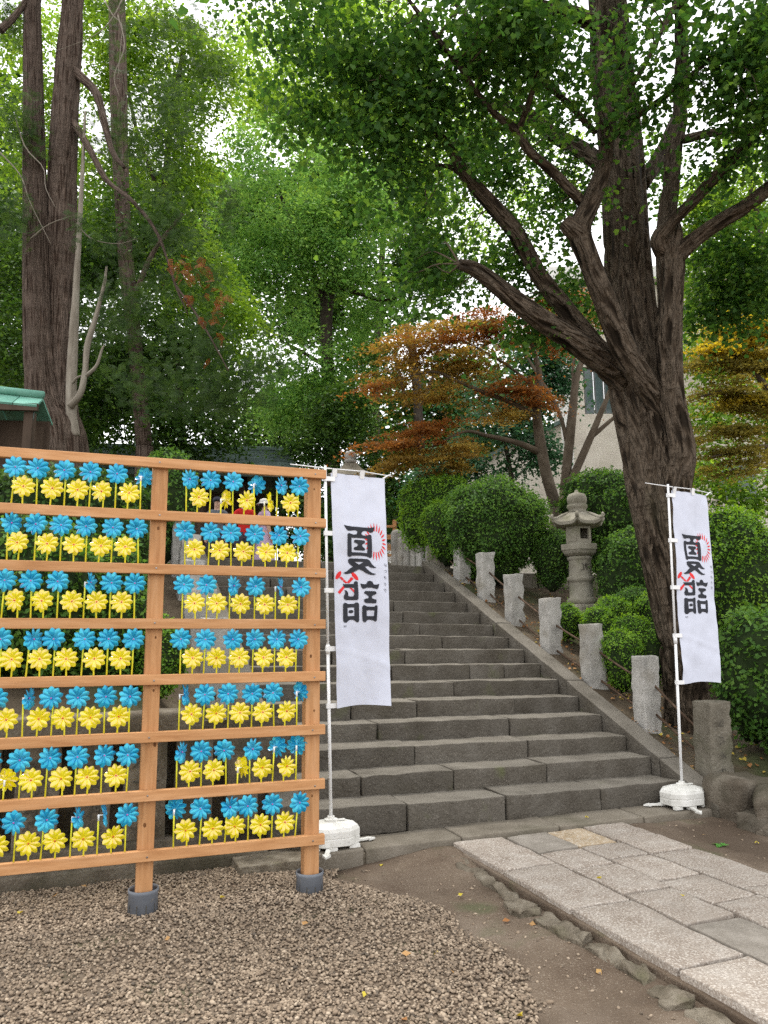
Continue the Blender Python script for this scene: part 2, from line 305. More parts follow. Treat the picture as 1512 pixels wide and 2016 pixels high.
def tube(pts, rad, seg=8, cap=True, ridge=0., rseed=0, flare=None):
    pts = np.asarray(pts, float); rad = np.broadcast_to(np.asarray(rad, float), (len(pts),)); n = len(pts)
    T = np.gradient(pts, axis=0); T /= np.linalg.norm(T, axis=1, keepdims=True) + 1e-12
    up = np.array([0, 0, 1.]) if abs(T[0][2]) < .9 else np.array([1., 0, 0])
    N_ = np.cross(T[0], up); N_ /= np.linalg.norm(N_); V = []; UVs = []; L = 0
    a = np.arange(seg + 1) * 2 * math.pi / seg
    for i in range(n):
        if i: 
            N_ = N_ - T[i] * (N_ @ T[i]); N_ /= np.linalg.norm(N_) + 1e-12; L += np.linalg.norm(pts[i] - pts[i - 1])
        B = np.cross(T[i], N_)
        V.append(pts[i] + rad[i] * (np.cos(a)[:, None] * N_ + np.sin(a)[:, None] * B)); UVs.append(np.stack([a * np.mean(rad), np.full(seg + 1, L)], 1))
    s1 = seg + 1
    F = [[i * s1 + j, i * s1 + j + 1, (i + 1) * s1 + j + 1, (i + 1) * s1 + j] for i in range(n - 1) for j in range(seg)]
    if cap: F += [list(range(seg))[::-1], [(n - 1) * s1 + j for j in range(seg)]]
    return np.concatenate(V), F, np.concatenate(UVs)
def spline(pts, n):
    """Catmull-Rom through rows of pts (any columns)"""
    P = np.asarray(pts, float); P = np.vstack([2 * P[0] - P[1], P, 2 * P[-1] - P[-2]]); out = []
    m = len(P) - 3
    for q in np.linspace(0, m - 1e-6, n):
        i = int(q); t = q - i; a, b, c, d = P[i], P[i + 1], P[i + 2], P[i + 3]
        out.append(.5 * (2 * b + (c - a) * t + (2 * a - 5 * b + 4 * c - d) * t * t + (3 * b - a - 3 * c + d) * t ** 3))
    return np.array(out)
def link(name, me, m, parent=None, loc=None):
    o = bpy.data.objects.new(name, me); col.objects.link(o)
    if m is not None and me is not None and not me.materials: me.materials.append(MATS[m])
    if parent is not None: o.parent = parent; ORG[o.name] = ORG.get(parent.name, np.zeros(3))
    if loc is not None: o.location = loc
    return o
def tag(o, label=None, cat=None, group=None, kind=None):
    if label: o['label'] = label
    if cat: o['category'] = cat
    if group: o['group'] = group
    if kind: o['kind'] = kind
    return o
def thing(name, loc, label, cat, group=None, rz=0.):
    o = bpy.data.objects.new(name, None); col.objects.link(o); o.location = loc; o.rotation_euler.z = rz; o.empty_display_size = .1
    ORG[o.name] = np.asarray(loc, float); return tag(o, label, cat, group)
def part(name, mb, m, parent, smooth=False):
    """world-space shape -> child of an unrotated thing (or of a part of it)"""
    return link(name, mb.mesh(name, ORG[parent.name], smooth), m, parent)
def single(name, mb, m, loc, label, cat, group=None, smooth=False):
    o = link(name, mb.mesh(name, loc, smooth), m, None, loc); ORG[o.name] = np.asarray(loc, float); return tag(o, label, cat, group)
def structure(name, me, m): return tag(link(name, me, m), kind='structure')
def copy_tree(o, parent=None):
    c = o.copy(); col.objects.link(c)
    if parent is not None: c.parent = parent
    for ch in o.children: copy_tree(ch, c)
    return c
def deform(V, amp, scale, seed, o=3):
    V = np.asarray(V, float)
    return V + amp * np.stack([fbm(V, scale, seed + 11 * k, o) for k in range(3)], 1)
def ordinal(i): return ['first', 'second', 'third', 'fourth', 'fifth', 'sixth', 'seventh', 'eighth', 'ninth', 'tenth'][i]
def rough(h, r, n, amp, scale, seed, c=(0, 0, 0), R=None, mb=None):
    V, F = rblock(h, r, n); V = deform(V, amp, scale, seed)
    if R is not None: V = V @ np.array(R).T
    mb = mb or MB(); return mb.add(V + np.asarray(c), F)
# ================================================================== SETTING
def grid_mesh(name, xs, ys, fz, m, mp=None):
    X, Y = np.meshgrid(xs, ys, indexing='ij'); P = np.stack([X.ravel(), Y.ravel(), np.zeros(X.size)], 1)
    P[:, 2] = fz(P)
    if mp: P = mp(P)
    ni, nj = X.shape; g = np.arange(ni * nj).reshape(ni, nj)
    F = np.stack([g[:-1, :-1], g[1:, :-1], g[1:, 1:], g[:-1, 1:]], -1).reshape(-1, 4)
    return structure(name, mesh_np(name, P, F, smooth=True), m)
def toworld(P): return np.stack([P0[0] + SU[0] * P[:, 0] + SV[0] * P[:, 1], P0[1] + SU[1] * P[:, 0] + SV[1] * P[:, 1], P[:, 2]], 1)
def spread(a, b, c0, c1, nf, nc): return np.unique(np.concatenate([np.linspace(a, c0, nc), np.linspace(c0, c1, nf), np.linspace(c1, b, nc)]))
def ground_z(P):
    su = (P[:, 0] - P0[0]) * SU[0] + (P[:, 1] - P0[1]) * SU[1]
    near = np.clip(1 - np.abs(P[:, 1] - 4) / 9, 0, 1)
    return near * (.012 * fbm(P, .9, 3) + .006 * fbm(P, 4, 5)) + .045 * near * np.exp(-((su + 2.62) / .22) ** 2) + .03 * near * np.exp(-((su + .85) / .2) ** 2) - .01 + .06 * np.exp(-(((P[:, 0] - P0[0]) * SV[0] + (P[:, 1] - P0[1]) * SV[1] + .42) / .4) ** 2) * np.clip((su + 3.45) / .5, 0, 1) * np.clip((3 - su) / 1, 0, 1)
grid_mesh('ground', spread(-160, 160, -4, 7, 130, 14), spread(-60, 220, 1, 8.5, 110, 14), ground_z, 'dirt')
TOPZ = Z0 + 16 * RISE
def hline(sv): return np.clip(Z0 + RISE * (np.asarray(sv) / TREAD + 1), 0, TOPZ)
_RB = {}
def idw(P, ctl, pw=0):
    """smooth surface through control points (linear radial basis)"""
    c = np.array(ctl); k = len(ctl)
    if k not in _RB:
        D = np.hypot(c[:, None, 0] - c[None, :, 0], c[:, None, 1] - c[None, :, 1]); n_ = len(c)
        A = np.zeros((n_ + 3, n_ + 3)); A[:n_, :n_] = D - .02 * np.eye(n_); A[:n_, n_] = 1; A[:n_, n_ + 1:] = c[:, :2]; A[n_, :n_] = 1; A[n_ + 1:, :n_] = c[:, :2].T
        _RB[k] = np.linalg.solve(A, np.concatenate([c[:, 2], np.zeros(3)]))
    w_ = _RB[k]; D = np.hypot(P[:, None, 0] - c[None, :, 0], P[:, None, 1] - c[None, :, 1])
    return D @ w_[:len(c)] + w_[len(c)] + P[:, :2] @ w_[len(c) + 1:]
RCTL = [(.3, v_, float(hline(v_)) - .0) for v_ in np.arange(-.2, 6.2, .4)] + [(.6, v_, float(hline(v_)) - .02) for v_ in np.arange(-.2, 6.2, .4)]
RCTL += [(1.2, 1.4, .52), (1.0, .6, .4), (1.3, .2, .42), (1.7, .3, .5), (2.5, .4, .55), (4, .5, .6), (6, .5, .7), (2, 1.6, .75), (3, 1.8, .85), (5, 2, 1.), (8, 2, 1.1), (12, 2, 1.2), (1.2, 2.2, .95), (1.5, 3, 1.45), (2.5, 3, 1.5), (4, 3.2, 1.6), (7, 3.4, 1.7), (12, 4, 1.8),
         (1.4, 4, 1.9), (2.2, 4, 2.0), (3.2, 4.2, 2.05), (5, 4.4, 2.1), (8, 4.6, 2.2), (13, 5, 2.3)] + [(q, 6.2, 2.66) for q in (1.2, 2.5, 4, 6, 9, 13)] + [(q, -.35, .08) for q in (1., 2, 3.4, 5, 7, 10, 13)]
def zr(su, sv): return float(idw(np.array([[su, sv, 0.]]), RCTL)[0])
grid_mesh('garden_slope', np.concatenate([np.linspace(.28, 3.5, 46), np.linspace(3.7, 15, 24)]), np.linspace(-.3, 6.3, 70), lambda P: idw(P, RCTL) + .02 * fbm(P, 2.5, 8) - .015, 'soil', toworld)
LCTL = [(-3.8, v_, float(hline(v_)) - .02) for v_ in np.arange(0, 6.2, .5)] + [(-4.1, v_, float(hline(v_)) - .02) for v_ in np.arange(0, 6.2, .5)]
LCTL += [(q, v_, .9 + 1.76 * min(1, v_ / 5.6)) for q in (-4.7, -5.4, -6.5, -8, -11, -15) for v_ in (.3, 1, 2, 3, 4, 5, 6.2)]
def zl(su, sv): return float(idw(np.array([[su, sv, 0.]]), LCTL)[0])
grid_mesh('left_garden', np.concatenate([np.linspace(-16, -6, 20), np.linspace(-5.8, -3.76, 24)]), np.linspace(.3, 6.3, 50), lambda P: idw(P, LCTL) + .02 * fbm(P, 2.5, 9) - .01, 'soil', toworld)
grid_mesh('upper_ground', spread(-90, 90, -10, 10, 30, 8), np.concatenate([np.linspace(6.22, 20, 24), np.linspace(22, 170, 16)]), lambda P: np.full(len(P), TOPZ - .02) + .012 * fbm(P, 1.2, 4), 'soil', toworld)

# ---- stairway: each cut stone is its own piece
stairs = thing('stone_stairway', S(-1.75, 0, 0), 'wide weathered stone stairway climbing between low sloping side kerbs', 'stairs')
JPX = {1: [(802, 1600), (996, 1585), (1182, 1568)], 2: [(711, 1545), (893, 1530), (1077, 1520)], 3: [(816, 1480), (1040, 1470)], 4: [(745, 1435), (1003, 1425)], 5: [(820, 1390), (1013, 1385)],
       6: [(894, 1350)], 7: [(771, 1318), (925, 1318), (993, 1318)], 8: [(797, 1288)], 9: [(870, 1262)], 10: [(826, 1240)], 11: [(794, 1215)], 12: [(776, 1195)]}
WST = -3.55
for i in range(1, 17):
    j = [st(hsv(x, y, (i - 1) * TREAD))[0] for x, y in JPX.get(i, [])]
    q = (min(j) if j else -.9) - rng.uniform(.7, 1.0)
    while q > WST + .35: j.append(q); q -= rng.uniform(.7, 1.1)
    e = sorted(j + [WST, 0.])
    for a, b in zip(e[:-1], e[1:]):
        dz = rng.uniform(-.006, .006); dv = rng.uniform(-.012, .012); hgt = RISE + .05; dep = TREAD + .07
        cz = Z0 + i * RISE + TILT * (a + b) / 2 + dz - hgt / 2
        V, F = rblock(((b - a) / 2 - .006, dep / 2, hgt / 2), .011, (max(3, int((b - a) / .09)), 4, 3))
        wn = fbm(V + [a * 7, i * 3, 0], 3.2, i); V[:, 2] += .007 * wn * (V[:, 2] > 0); V[:, 1] += .009 * fbm(V + [a * 5, i, 2], 6., 40 + i) * (V[:, 1] < 0)
        V = deform(V + [a, i, 0], .0055, 16, i) - [a, i, 0]
        # nosing worn and chipped
        V[:, 2] += TILT * V[:, 0]
        V = V @ np.array(RS).T + S((a + b) / 2, (i - 1) * TREAD + dep / 2 + dv, cz)
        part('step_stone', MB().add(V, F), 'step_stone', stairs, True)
slope = math.atan2(RISE, TREAD)
def kerb(su0, su1, name, lab, seed, first=-.42):
    k = thing(name, S((su0 + su1) / 2, 0, 0), lab, 'kerb')
    svs = [first, .28, 1.75, 3.3, 4.7, 5.75]
    for a, b in zip(svs[:-1], svs[1:]):
        L = (b - a) / 2 - .004; V, F = rblock((abs(su1 - su0) / 2, L, .19), .01, (3, max(4, int(L * 12)), 3))
        V = deform(V + [seed, a, 0], .007, 5, seed); V -= [seed, a, 0]
        zc = Z0 + RISE * ((a + b) / 2 / TREAD + 1) + .045 - .19 + TILT * su0
        V[:, 2] += V[:, 1] * math.tan(slope); V[:, 2] = np.maximum(V[:, 2], -zc - .1)
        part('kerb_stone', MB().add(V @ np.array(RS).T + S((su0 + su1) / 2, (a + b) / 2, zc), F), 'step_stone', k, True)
    return k
kerb(.004, .23, 'sloping_kerb', 'sloping stone kerb between the steps and the granite post railing', 3)
kerb(WST - .25, WST - .004, 'sloping_kerb', 'sloping stone kerb between the steps and the carved stone wall', 5, .0)
# ---- landing ledge in front of the first riser
ledge = structure('ledge', rough((2.35, .155, .05), .01, (4, 2, 2), .002, 3, 1, mb=MB()).mesh('ledge'), 'mortar')
ledge.location = S(-1.75, -.165, .04); ledge.rotation_euler.z = SA
le = [-3.62, -3.2, -2.42, -1.55, -.72, .02, .52]
for a, b in zip(le[:-1], le[1:]):
    V, F = rblock(((b - a) / 2 - .005, .17, .065), .015, (max(3, int((b - a) / .1)), 4, 2)); V = deform(V + [a * 3, 0, 0], .005, 7, 6) - [a * 3, 0, 0]
    c = st(S((a + b) / 2, -.17)); me = MB().add(V + [(a + b) / 2 + 1.75, rng.uniform(-.008, .008), Z0 - .065 - .04 + rng.uniform(-.004, .004)], F).mesh('ledge_stone', smooth=True)
    link('ledge_stone', me, 'ledge_stone', ledge)
# ---- stone path
bed, bf = rblock((.80, 4.2, .045), .01, (6, 20, 1)); bed = deform(bed, .006, 2, 3)
path = structure('stone_path', MB().add(bed, bf).mesh('stone_path'), 'dirt'); path.location = S(-1.73, -.34 - 4.2, .02); path.rotation_euler.z = SA
cols_ = [(-2.52, -2.08, [-.345, -1.09, -1.85, -2.68, -3.45, -4.2, -5., -5.8, -6.6, -7.5, -8.4]), (-2.08, -1.71, [-.38, -.84, -1.23, -1.76, -2.27, -2.95, -3.6, -4.2, -5, -5.7, -6.4, -7.2, -8.3]),
         (-1.71, -1.35, [-.36, -.81, -1.15, -1.63, -2.08, -2.62, -3.2, -3.9, -4.5, -5.2, -6, -6.8, -7.6, -8.3]), (-1.35, -.94, [-.335, -.75, -1.14, -1.95, -2.7, -3.4, -4.2, -5, -5.9, -6.7, -7.5, -8.3])]
for ci, (a, b, cr) in enumerate(cols_):
    for k, (v1, v0) in enumerate(zip(cr[:-1], cr[1:])):
        hx, hy = (b - a) / 2 - rng.uniform(.009, .014), (v1 - v0) / 2 - rng.uniform(.009, .017)
        V, F = rblock((hx, hy, .05), .009, (6, 7, 1)); V = deform(V + [a * 9, v0 * 9, 0], .0045, 6, 2) - [a * 9, v0 * 9, 0]
        V[:, 2] += .0035 * fbm(V + [a, v0, 0], 9, 12) * (V[:, 2] > 0) + V[:, 0] * rng.uniform(-.012, .012) + V[:, 1] * rng.uniform(-.01, .01)
        m = 'path_stone_dark' if (ci, k) in ((1, 0), (1, 4), (3, 8), (2, 5)) else 'path_stone_tan' if (ci, k) == (2, 0) else 'path_stone'
        me = MB().add(V + [(a + b) / 2 + 1.73, (v0 + v1) / 2 + .34 + 4.2, .028 + rng.uniform(-.004, .004)], F).mesh('paving_slab', smooth=True)
        link('paving_slab', me, m, path)
# crumbling edging beside the path
rb = thing('rubble_edging', S(-2.66, -2.2, 0), 'crumbling mossy mortar and rubble edging along the paved path', 'edging')
q = -.55
while q > -6.5:
    L = rng.uniform(.18, .5); wd = rng.uniform(.035, .085) * (1. if q < -1 else .7)
    V, F = rblock((wd, L / 2, .026), .012, (7, max(5, int(L * 36)), 2)); V = deform(V + [q * 9, 0, 0], .026, 13, 21, 5) - [q * 9, 0, 0]
    V = V @ np.array(Matrix.Rotation(SA + rng.uniform(-.12, .12), 3, 'Z')).T + S(-2.545 - wd - rng.uniform(0, .02), q - L / 2, rng.uniform(.018, .032))
    part('rubble', MB().add(V, F), 'mortar', rb, True); q -= L + rng.uniform(.0, .06)

# ---- gravel bed: bank of river pebbles in front of the carved wall
GE = np.array([(-.30, 5.62), (-.36, 5.42), (-.14, 5.28), (.12, 5.08), (.33, 4.85), (.42, 4.54), (.58, 4.26), (.64, 4.02), (.66, 3.75), (.6, 3.4), (.5, 3.0), (.4, 2.0), (.3, .5)])[::-1]
def inside(P):
    e = np.interp(P[:, 1], GE[:, 1], GE[:, 0]) + .07 * fbm(P * [1, 1, 0], 3., 9)
    s1 = (P[:, 0] - P0[0]) * SU[0] + (P[:, 1] - P0[1]) * SU[1]; s2 = (P[:, 0] - P0[0]) * SV[0] + (P[:, 1] - P0[1]) * SV[1]
    return (e - P[:, 0]), s2
def gz(P):
    d, s2 = inside(P); return np.clip(d / .5, 0, 1) ** .7 * .03 + .012 * fbm(P * [1, 1, 0], 1.7, 31) * np.clip(d / .4, 0, 1)
gx = np.linspace(-4.6, .75, 90); gy = np.linspace(.4, 6., 95)
X, Y = np.meshgrid(gx, gy, indexing='ij'); P = np.stack([X.ravel(), Y.ravel(), 0 * X.ravel()], 1); d, s2 = inside(P); P[:, 2] = gz(P) - .004
g = np.arange(X.size).reshape(X.shape); F = np.stack([g[:-1, :-1], g[1:, :-1], g[1:, 1:], g[:-1, 1:]], -1).reshape(-1, 4)
ok = (d > .03) & (s2 < .05); F = F[ok[F].all(1)]; structure('gravel_bed', mesh_np('gravel_bed', P, F, smooth=True), 'dirt')
ICO = bmesh.new(); bmesh.ops.create_icosphere(ICO, subdivisions=1, radius=1); IV = np.array([v.co[:] for v in ICO.verts]); IF = np.array([[v.index for v in f.verts] for f in ICO.faces]); ICO.free()
def rotmats(n, flat=.35):
    a = rng.uniform(0, 2 * math.pi, n); b = rng.normal(0, flat, n); c = rng.normal(0, flat, n)
    ca, sa, cb, sb, cc, sc_ = np.cos(a), np.sin(a), np.cos(b), np.sin(b), np.cos(c), np.sin(c)
    Rz = np.zeros((n, 3, 3)); Rz[:, 0, 0] = ca; Rz[:, 0, 1] = -sa; Rz[:, 1, 0] = sa; Rz[:, 1, 1] = ca; Rz[:, 2, 2] = 1
    Rx = np.zeros((n, 3, 3)); Rx[:, 0, 0] = 1; Rx[:, 1, 1] = cb; Rx[:, 1, 2] = -sb; Rx[:, 2, 1] = sb; Rx[:, 2, 2] = cb
    Ry = np.zeros((n, 3, 3)); Ry[:, 1, 1] = 1; Ry[:, 0, 0] = cc; Ry[:, 0, 2] = sc_; Ry[:, 2, 0] = -sc_; Ry[:, 2, 2] = cc
    return Ry @ Rx @ Rz
def pebbles(name, C, size, label, cat):
    n = len(C); jit = 1 + .07 * rng.standard_normal((n, len(IV)))
    dims = size[:, None] * np.stack([rng.uniform(.8, 1.35, n), rng.uniform(.65, 1., n), rng.uniform(.45, .75, n)], 1)
    V = IV[None] * jit[:, :, None] * dims[:, None, :]; V = np.einsum('nij,nvj->nvi', rotmats(n, .3), V) + C[:, None]
    F = (IF[None] + (np.arange(n) * len(IV))[:, None, None]).reshape(-1, 3)
    t = np.clip(.5 + .2 * rng.standard_normal(n), 0, 1); t = np.where(rng.random(n) < .12, rng.random(n), t)
    o = link(name, mesh_np(name, V.reshape(-1, 3), F, tint=np.repeat(t, len(IV)), smooth=True), 'pebbles'); return tag(o, label, cat, kind='stuff')
n = 44000; C = np.stack([rng.uniform(-3.1, .75, n), rng.uniform(3.2, 5.7, n), np.zeros(n)], 1)
d, s2 = inside(C); bare = fbm(C, 1.4, 77) + 1.2 * np.exp(-((C[:, 0] + .42) ** 2 + (C[:, 1] - 4.72) ** 2) / .012)
keep = (d > -.03) & (s2 < -.02) & (rng.random(n) < np.clip(1.35 - .9 * np.clip(bare - .25, 0, 2) - .6 * np.exp(-np.clip(d, 0, 9) / .05), .1, 1)) & (np.abs(C[:, 0] / C[:, 1]) < .56)
C = C[keep]; sz = rng.uniform(.0060, .0112, len(C)) * np.where(rng.random(len(C)) < .08, 1.4, 1); C[:, 2] = gz(C) + rng.uniform(.0, .008, len(C))
pebbles('gravel_pebbles', C, sz, 'small rounded brown and grey pebbles heaped in front of the carved wall', 'gravel')
n = 2000; C = np.stack([rng.uniform(-.5, 3.2, n), rng.uniform(3.1, 7., n), np.zeros(n)], 1); d, s2 = inside(C); s1 = st(C)[0]
keep = ((d < 0) & (s1 < -2.66) & (s2 < -.36) & (rng.random(n) < np.exp(d / .5))) | ((s1 > -.9) & (s2 < -.4) & (rng.random(n) < .35)) | ((np.abs(s1 + 2.8) < .14) & (s2 < -.9))
C = C[keep]; C[:, 2] = ground_z(C) + .003; pebbles('scattered_pebbles', C, rng.uniform(.004, .011, len(C)) * np.where(rng.random(len(C)) < .1, 1.8, 1), 'loose pale pebbles scattered over the bare dirt beside the path', 'pebbles')
# ================================================================== BANNERS
GL = {'ink_black': [
 [[(250,215),(300,230),(400,236),(500,238),(600,236),(680,230),(742,215),(728,260),(715,290),(690,312),(650,308),(600,292),(555,300),(530,325),(525,355),(550,370),(600,372),(640,352),(670,345),(688,365),(687,460),(685,560),(680,700),(672,722),(650,732),(610,712),(560,705),(460,706),(370,708),(340,728),(310,728),(292,700),(295,560),(297,460),(298,370),(320,348),(360,355),(400,370),(440,362),(460,335),(455,310),(430,295),(385,298),(345,310),(305,308),(280,275)],
  [(362,420),(362,655),(610,655),(615,420)]],
 [[(400,470),(420,450),(565,452),(580,475),(570,500),(535,515),(525,540),(535,560),(565,575),(575,600),(560,620),(410,620),(392,600),(400,575),(440,560),(460,540),(455,520),(430,505),(405,495)]],
 [[(300,775),(330,755),(610,752),(645,775),(670,830),(700,865),(735,880),(690,890),(640,885),(610,860),(560,882),(620,940),(670,975),(720,985),(690,1005),(640,1005),(580,985),(520,945),(468,925),(400,965),(340,995),(270,1008),(210,990),(270,965),(330,915),(380,885),(330,850),(302,815)],[(398,805),(470,850),(545,805)]],
 [[(200,1155),(220,1165),(375,1163),(385,1130),(412,1115),(440,1130),(442,1300),(438,1400),(420,1420),(240,1420),(212,1395),(208,1360),(235,1310),(232,1270),(215,1255),(260,1270),(282,1300),(285,1350),(300,1362),(355,1362),(375,1345),(380,1225),(230,1222),(212,1190)]],
 [[(195,1480),(220,1458),(245,1465),(270,1480),(370,1480),(395,1460),(425,1460),(442,1485),(440,1620),(438,1745),(425,1770),(395,1772),(370,1745),(340,1730),(290,1732),(265,1745),(240,1772),(205,1770),(186,1740),(190,1620)],[(262,1538),(260,1672),(366,1672),(370,1538)]],
 [[(315+40*math.cos(a),1602+27*math.sin(a)) for a in np.arange(12)*math.pi/6]],
 [[(478,1152),(515,1162),(570,1160),(590,1115),(628,1100),(660,1115),(675,1158),(715,1160),(755,1142),(740,1200),(715,1235),(680,1222),(640,1212),(580,1215),(520,1240),(495,1215)]],
 [[(530,1290),(550,1270),(690,1268),(706,1290),(700,1310),(665,1330),(640,1350),(640,1380),(670,1398),(698,1400),(700,1440),(685,1462),(545,1464),(522,1440),(525,1405),(550,1395),(590,1385),(592,1350),(560,1325),(532,1312)]],
 [[(490,1530),(510,1500),(540,1502),(560,1520),(660,1518),(690,1490),(710,1500),(705,1560),(690,1730),(670,1758),(640,1735),(590,1728),(560,1735),(540,1765),(510,1772),(486,1745)],[(556,1580),(556,1672),(652,1668),(662,1575)]],
]}
red = []
for k in range(22):
    a = k * 2 * math.pi / 22 + .1; ca, sa = math.cos(a), math.sin(a); da = .062
    red.append([[(738+112*math.cos(a-da),457+178*math.sin(a-da)),(738+140*math.cos(a-da*1.1),457+240*math.sin(a-da*1.1)),(738+168*ca,457+315*sa),(738+140*math.cos(a+da*1.1),457+240*math.sin(a+da*1.1)),(738+112*math.cos(a+da),457+178*math.sin(a+da)),(738+106*ca,457+168*sa)]])
def ell(cx, cy, rx, ry, ang, a0, a1, n=14):
    return [[(cx+math.cos(ang)*rx*math.cos(t)-math.sin(ang)*ry*math.sin(t), cy+math.sin(ang)*rx*math.cos(t)+math.cos(ang)*ry*math.sin(t)) for t in np.linspace(a0, a1, n)]]
red += [ell(134,1020,74,36,-1.0,.06,math.pi-.06), ell(138,1026,74,36,-1.0,math.pi+.06,2*math.pi-.06), ell(404,1036,80,36,.95,.06,math.pi-.06), ell(398,1042,80,36,.95,math.pi+.06,2*math.pi-.06)]
red += [[[(152,1062),(178,1042),(225,1085),(200,1112)]], [[(206,1116),(230,1092),(285,1150),(262,1152),(240,1150)]], [[(310,1228),(345,1228),(378,1262),(378,1305)]], [[(345,1048),(380,1082),(335,1125),(300,1158),(272,1135)]], [[(210,1190),(232,1222),(160,1310),(145,1318),(118,1285)]]]
GL['ink_red'] = red
BW, BH = .445, 1.8
def buv(x, y):
    xl, xr = 85 - 25 * y / 2016, 935 - 65 * y / 2016; return (x - xl) / (xr - xl), (y + 630) / 3690
def cloth(u, v, seed):
    """banner surface: u across from the pole, v down; returns local x, y(depth), z"""
    u = np.asarray(u, float); v = np.asarray(v, float); q = np.stack([u * BW, v * BH, 0 * u], 1)
    dep = .012 * np.sin(u * 7 + v * 2.2 + seed) * (.3 + v) + .018 * fbm(q * [1.6, .9, 1], 2.2, seed) + .006 * fbm(q * [1, .6, 1], 9, seed + 5)
    fold = .016 * np.exp(-((u - .3 - .05 * np.sin(v * 5)) / .05) ** 2) * np.clip(1 - v * 1.6, 0, 1) + .009 * np.exp(-((u - .72 + .06 * v) / .04) ** 2) * np.clip(1 - v * 1.3, 0, 1)
    dep = dep + fold - .03 * u * v - .004 * np.exp(-((v - .755 - .08 * u) / .008) ** 2)
    x = u * BW * (1 - .035 * v) + .012 * v; z = -v * BH - .02 * u * (1 - v) * u + .018 * np.sin(u * 3) * v
    return np.stack([x, dep, z], 1)
def print_mesh(name, loops, seed, off):
    """flat print: outlines filled, cut along a grid, then laid on the cloth"""
    cu = bpy.data.curves.new(name, 'CURVE'); cu.dimensions = '2D'; cu.fill_mode = 'BOTH'
    for lp in loops:
        pts = lp
        if len(lp) > 8: q = np.array(lp + lp[:3]); pts = [tuple(r) for r in spline(q, (len(lp) + 2) * 3)[: len(lp) * 3]] if False else lp
        s_ = cu.splines.new('POLY'); s_.points.add(len(pts) - 1)
        for k, (x, y) in enumerate(pts): uu, vv = buv(x, y); s_.points[k].co = (uu, -vv * 4, 0, 1)
        s_.use_cyclic_u = True
    return grid_cut(name, cu, seed, off)
def grid_cut(name, cu, seed, off):
    ob = bpy.data.objects.new('tmp', cu); col.objects.link(ob); dg = bpy.context.evaluated_depsgraph_get(); me = bpy.data.meshes.new_from_object(ob.evaluated_get(dg)); bpy.data.objects.remove(ob); bpy.data.curves.remove(cu)
    bm = bmesh.new(); bm.from_mesh(me); bpy.data.meshes.remove(me); bmesh.ops.remove_doubles(bm, verts=bm.verts, dist=1e-6)
    if len(bm.verts):
        C = np.array([v.co[:] for v in bm.verts]); lo, hi = C.min(0), C.max(0)
        for ax, st_ in ((0, .05), (1, .05)):
            for q in np.arange(math.ceil(lo[ax] / st_) * st_, hi[ax], st_):
                n_ = [0, 0, 0]; n_[ax] = 1; c_ = [0, 0, 0]; c_[ax] = q; bmesh.ops.bisect_plane(bm, geom=bm.verts[:] + bm.edges[:] + bm.faces[:], plane_co=c_, plane_no=n_, dist=1e-7)
        C = np.array([v.co[:] for v in bm.verts]); W = cloth(C[:, 0], -C[:, 1] / 4, seed); W[:, 1] -= off
        for v, c in zip(bm.verts, W): v.co = c
    me = bpy.data.meshes.new(name); bm.to_mesh(me); bm.free(); return me
def text_curve(s, x, y, sz):
    cu = bpy.data.curves.new('t', 'FONT'); cu.body = s; cu.size = 1; cu.align_x = 'CENTER'; cu.align_y = 'CENTER'
    ob = bpy.data.objects.new('t', cu); col.objects.link(ob); dg = bpy.context.evaluated_depsgraph_get(); me = bpy.data.meshes.new_from_object(ob.evaluated_get(dg)); bpy.data.objects.remove(ob)
    V = np.array([v.co[:] for v in me.vertices]); F = [list(p.vertices) for p in me.polygons]; bpy.data.meshes.remove(me)
    if not len(V): return None
    u = []; 
    for vx in V: u.append(buv(x + vx[0] * sz * .8, y - vx[1] * sz))
    return np.array(u), F
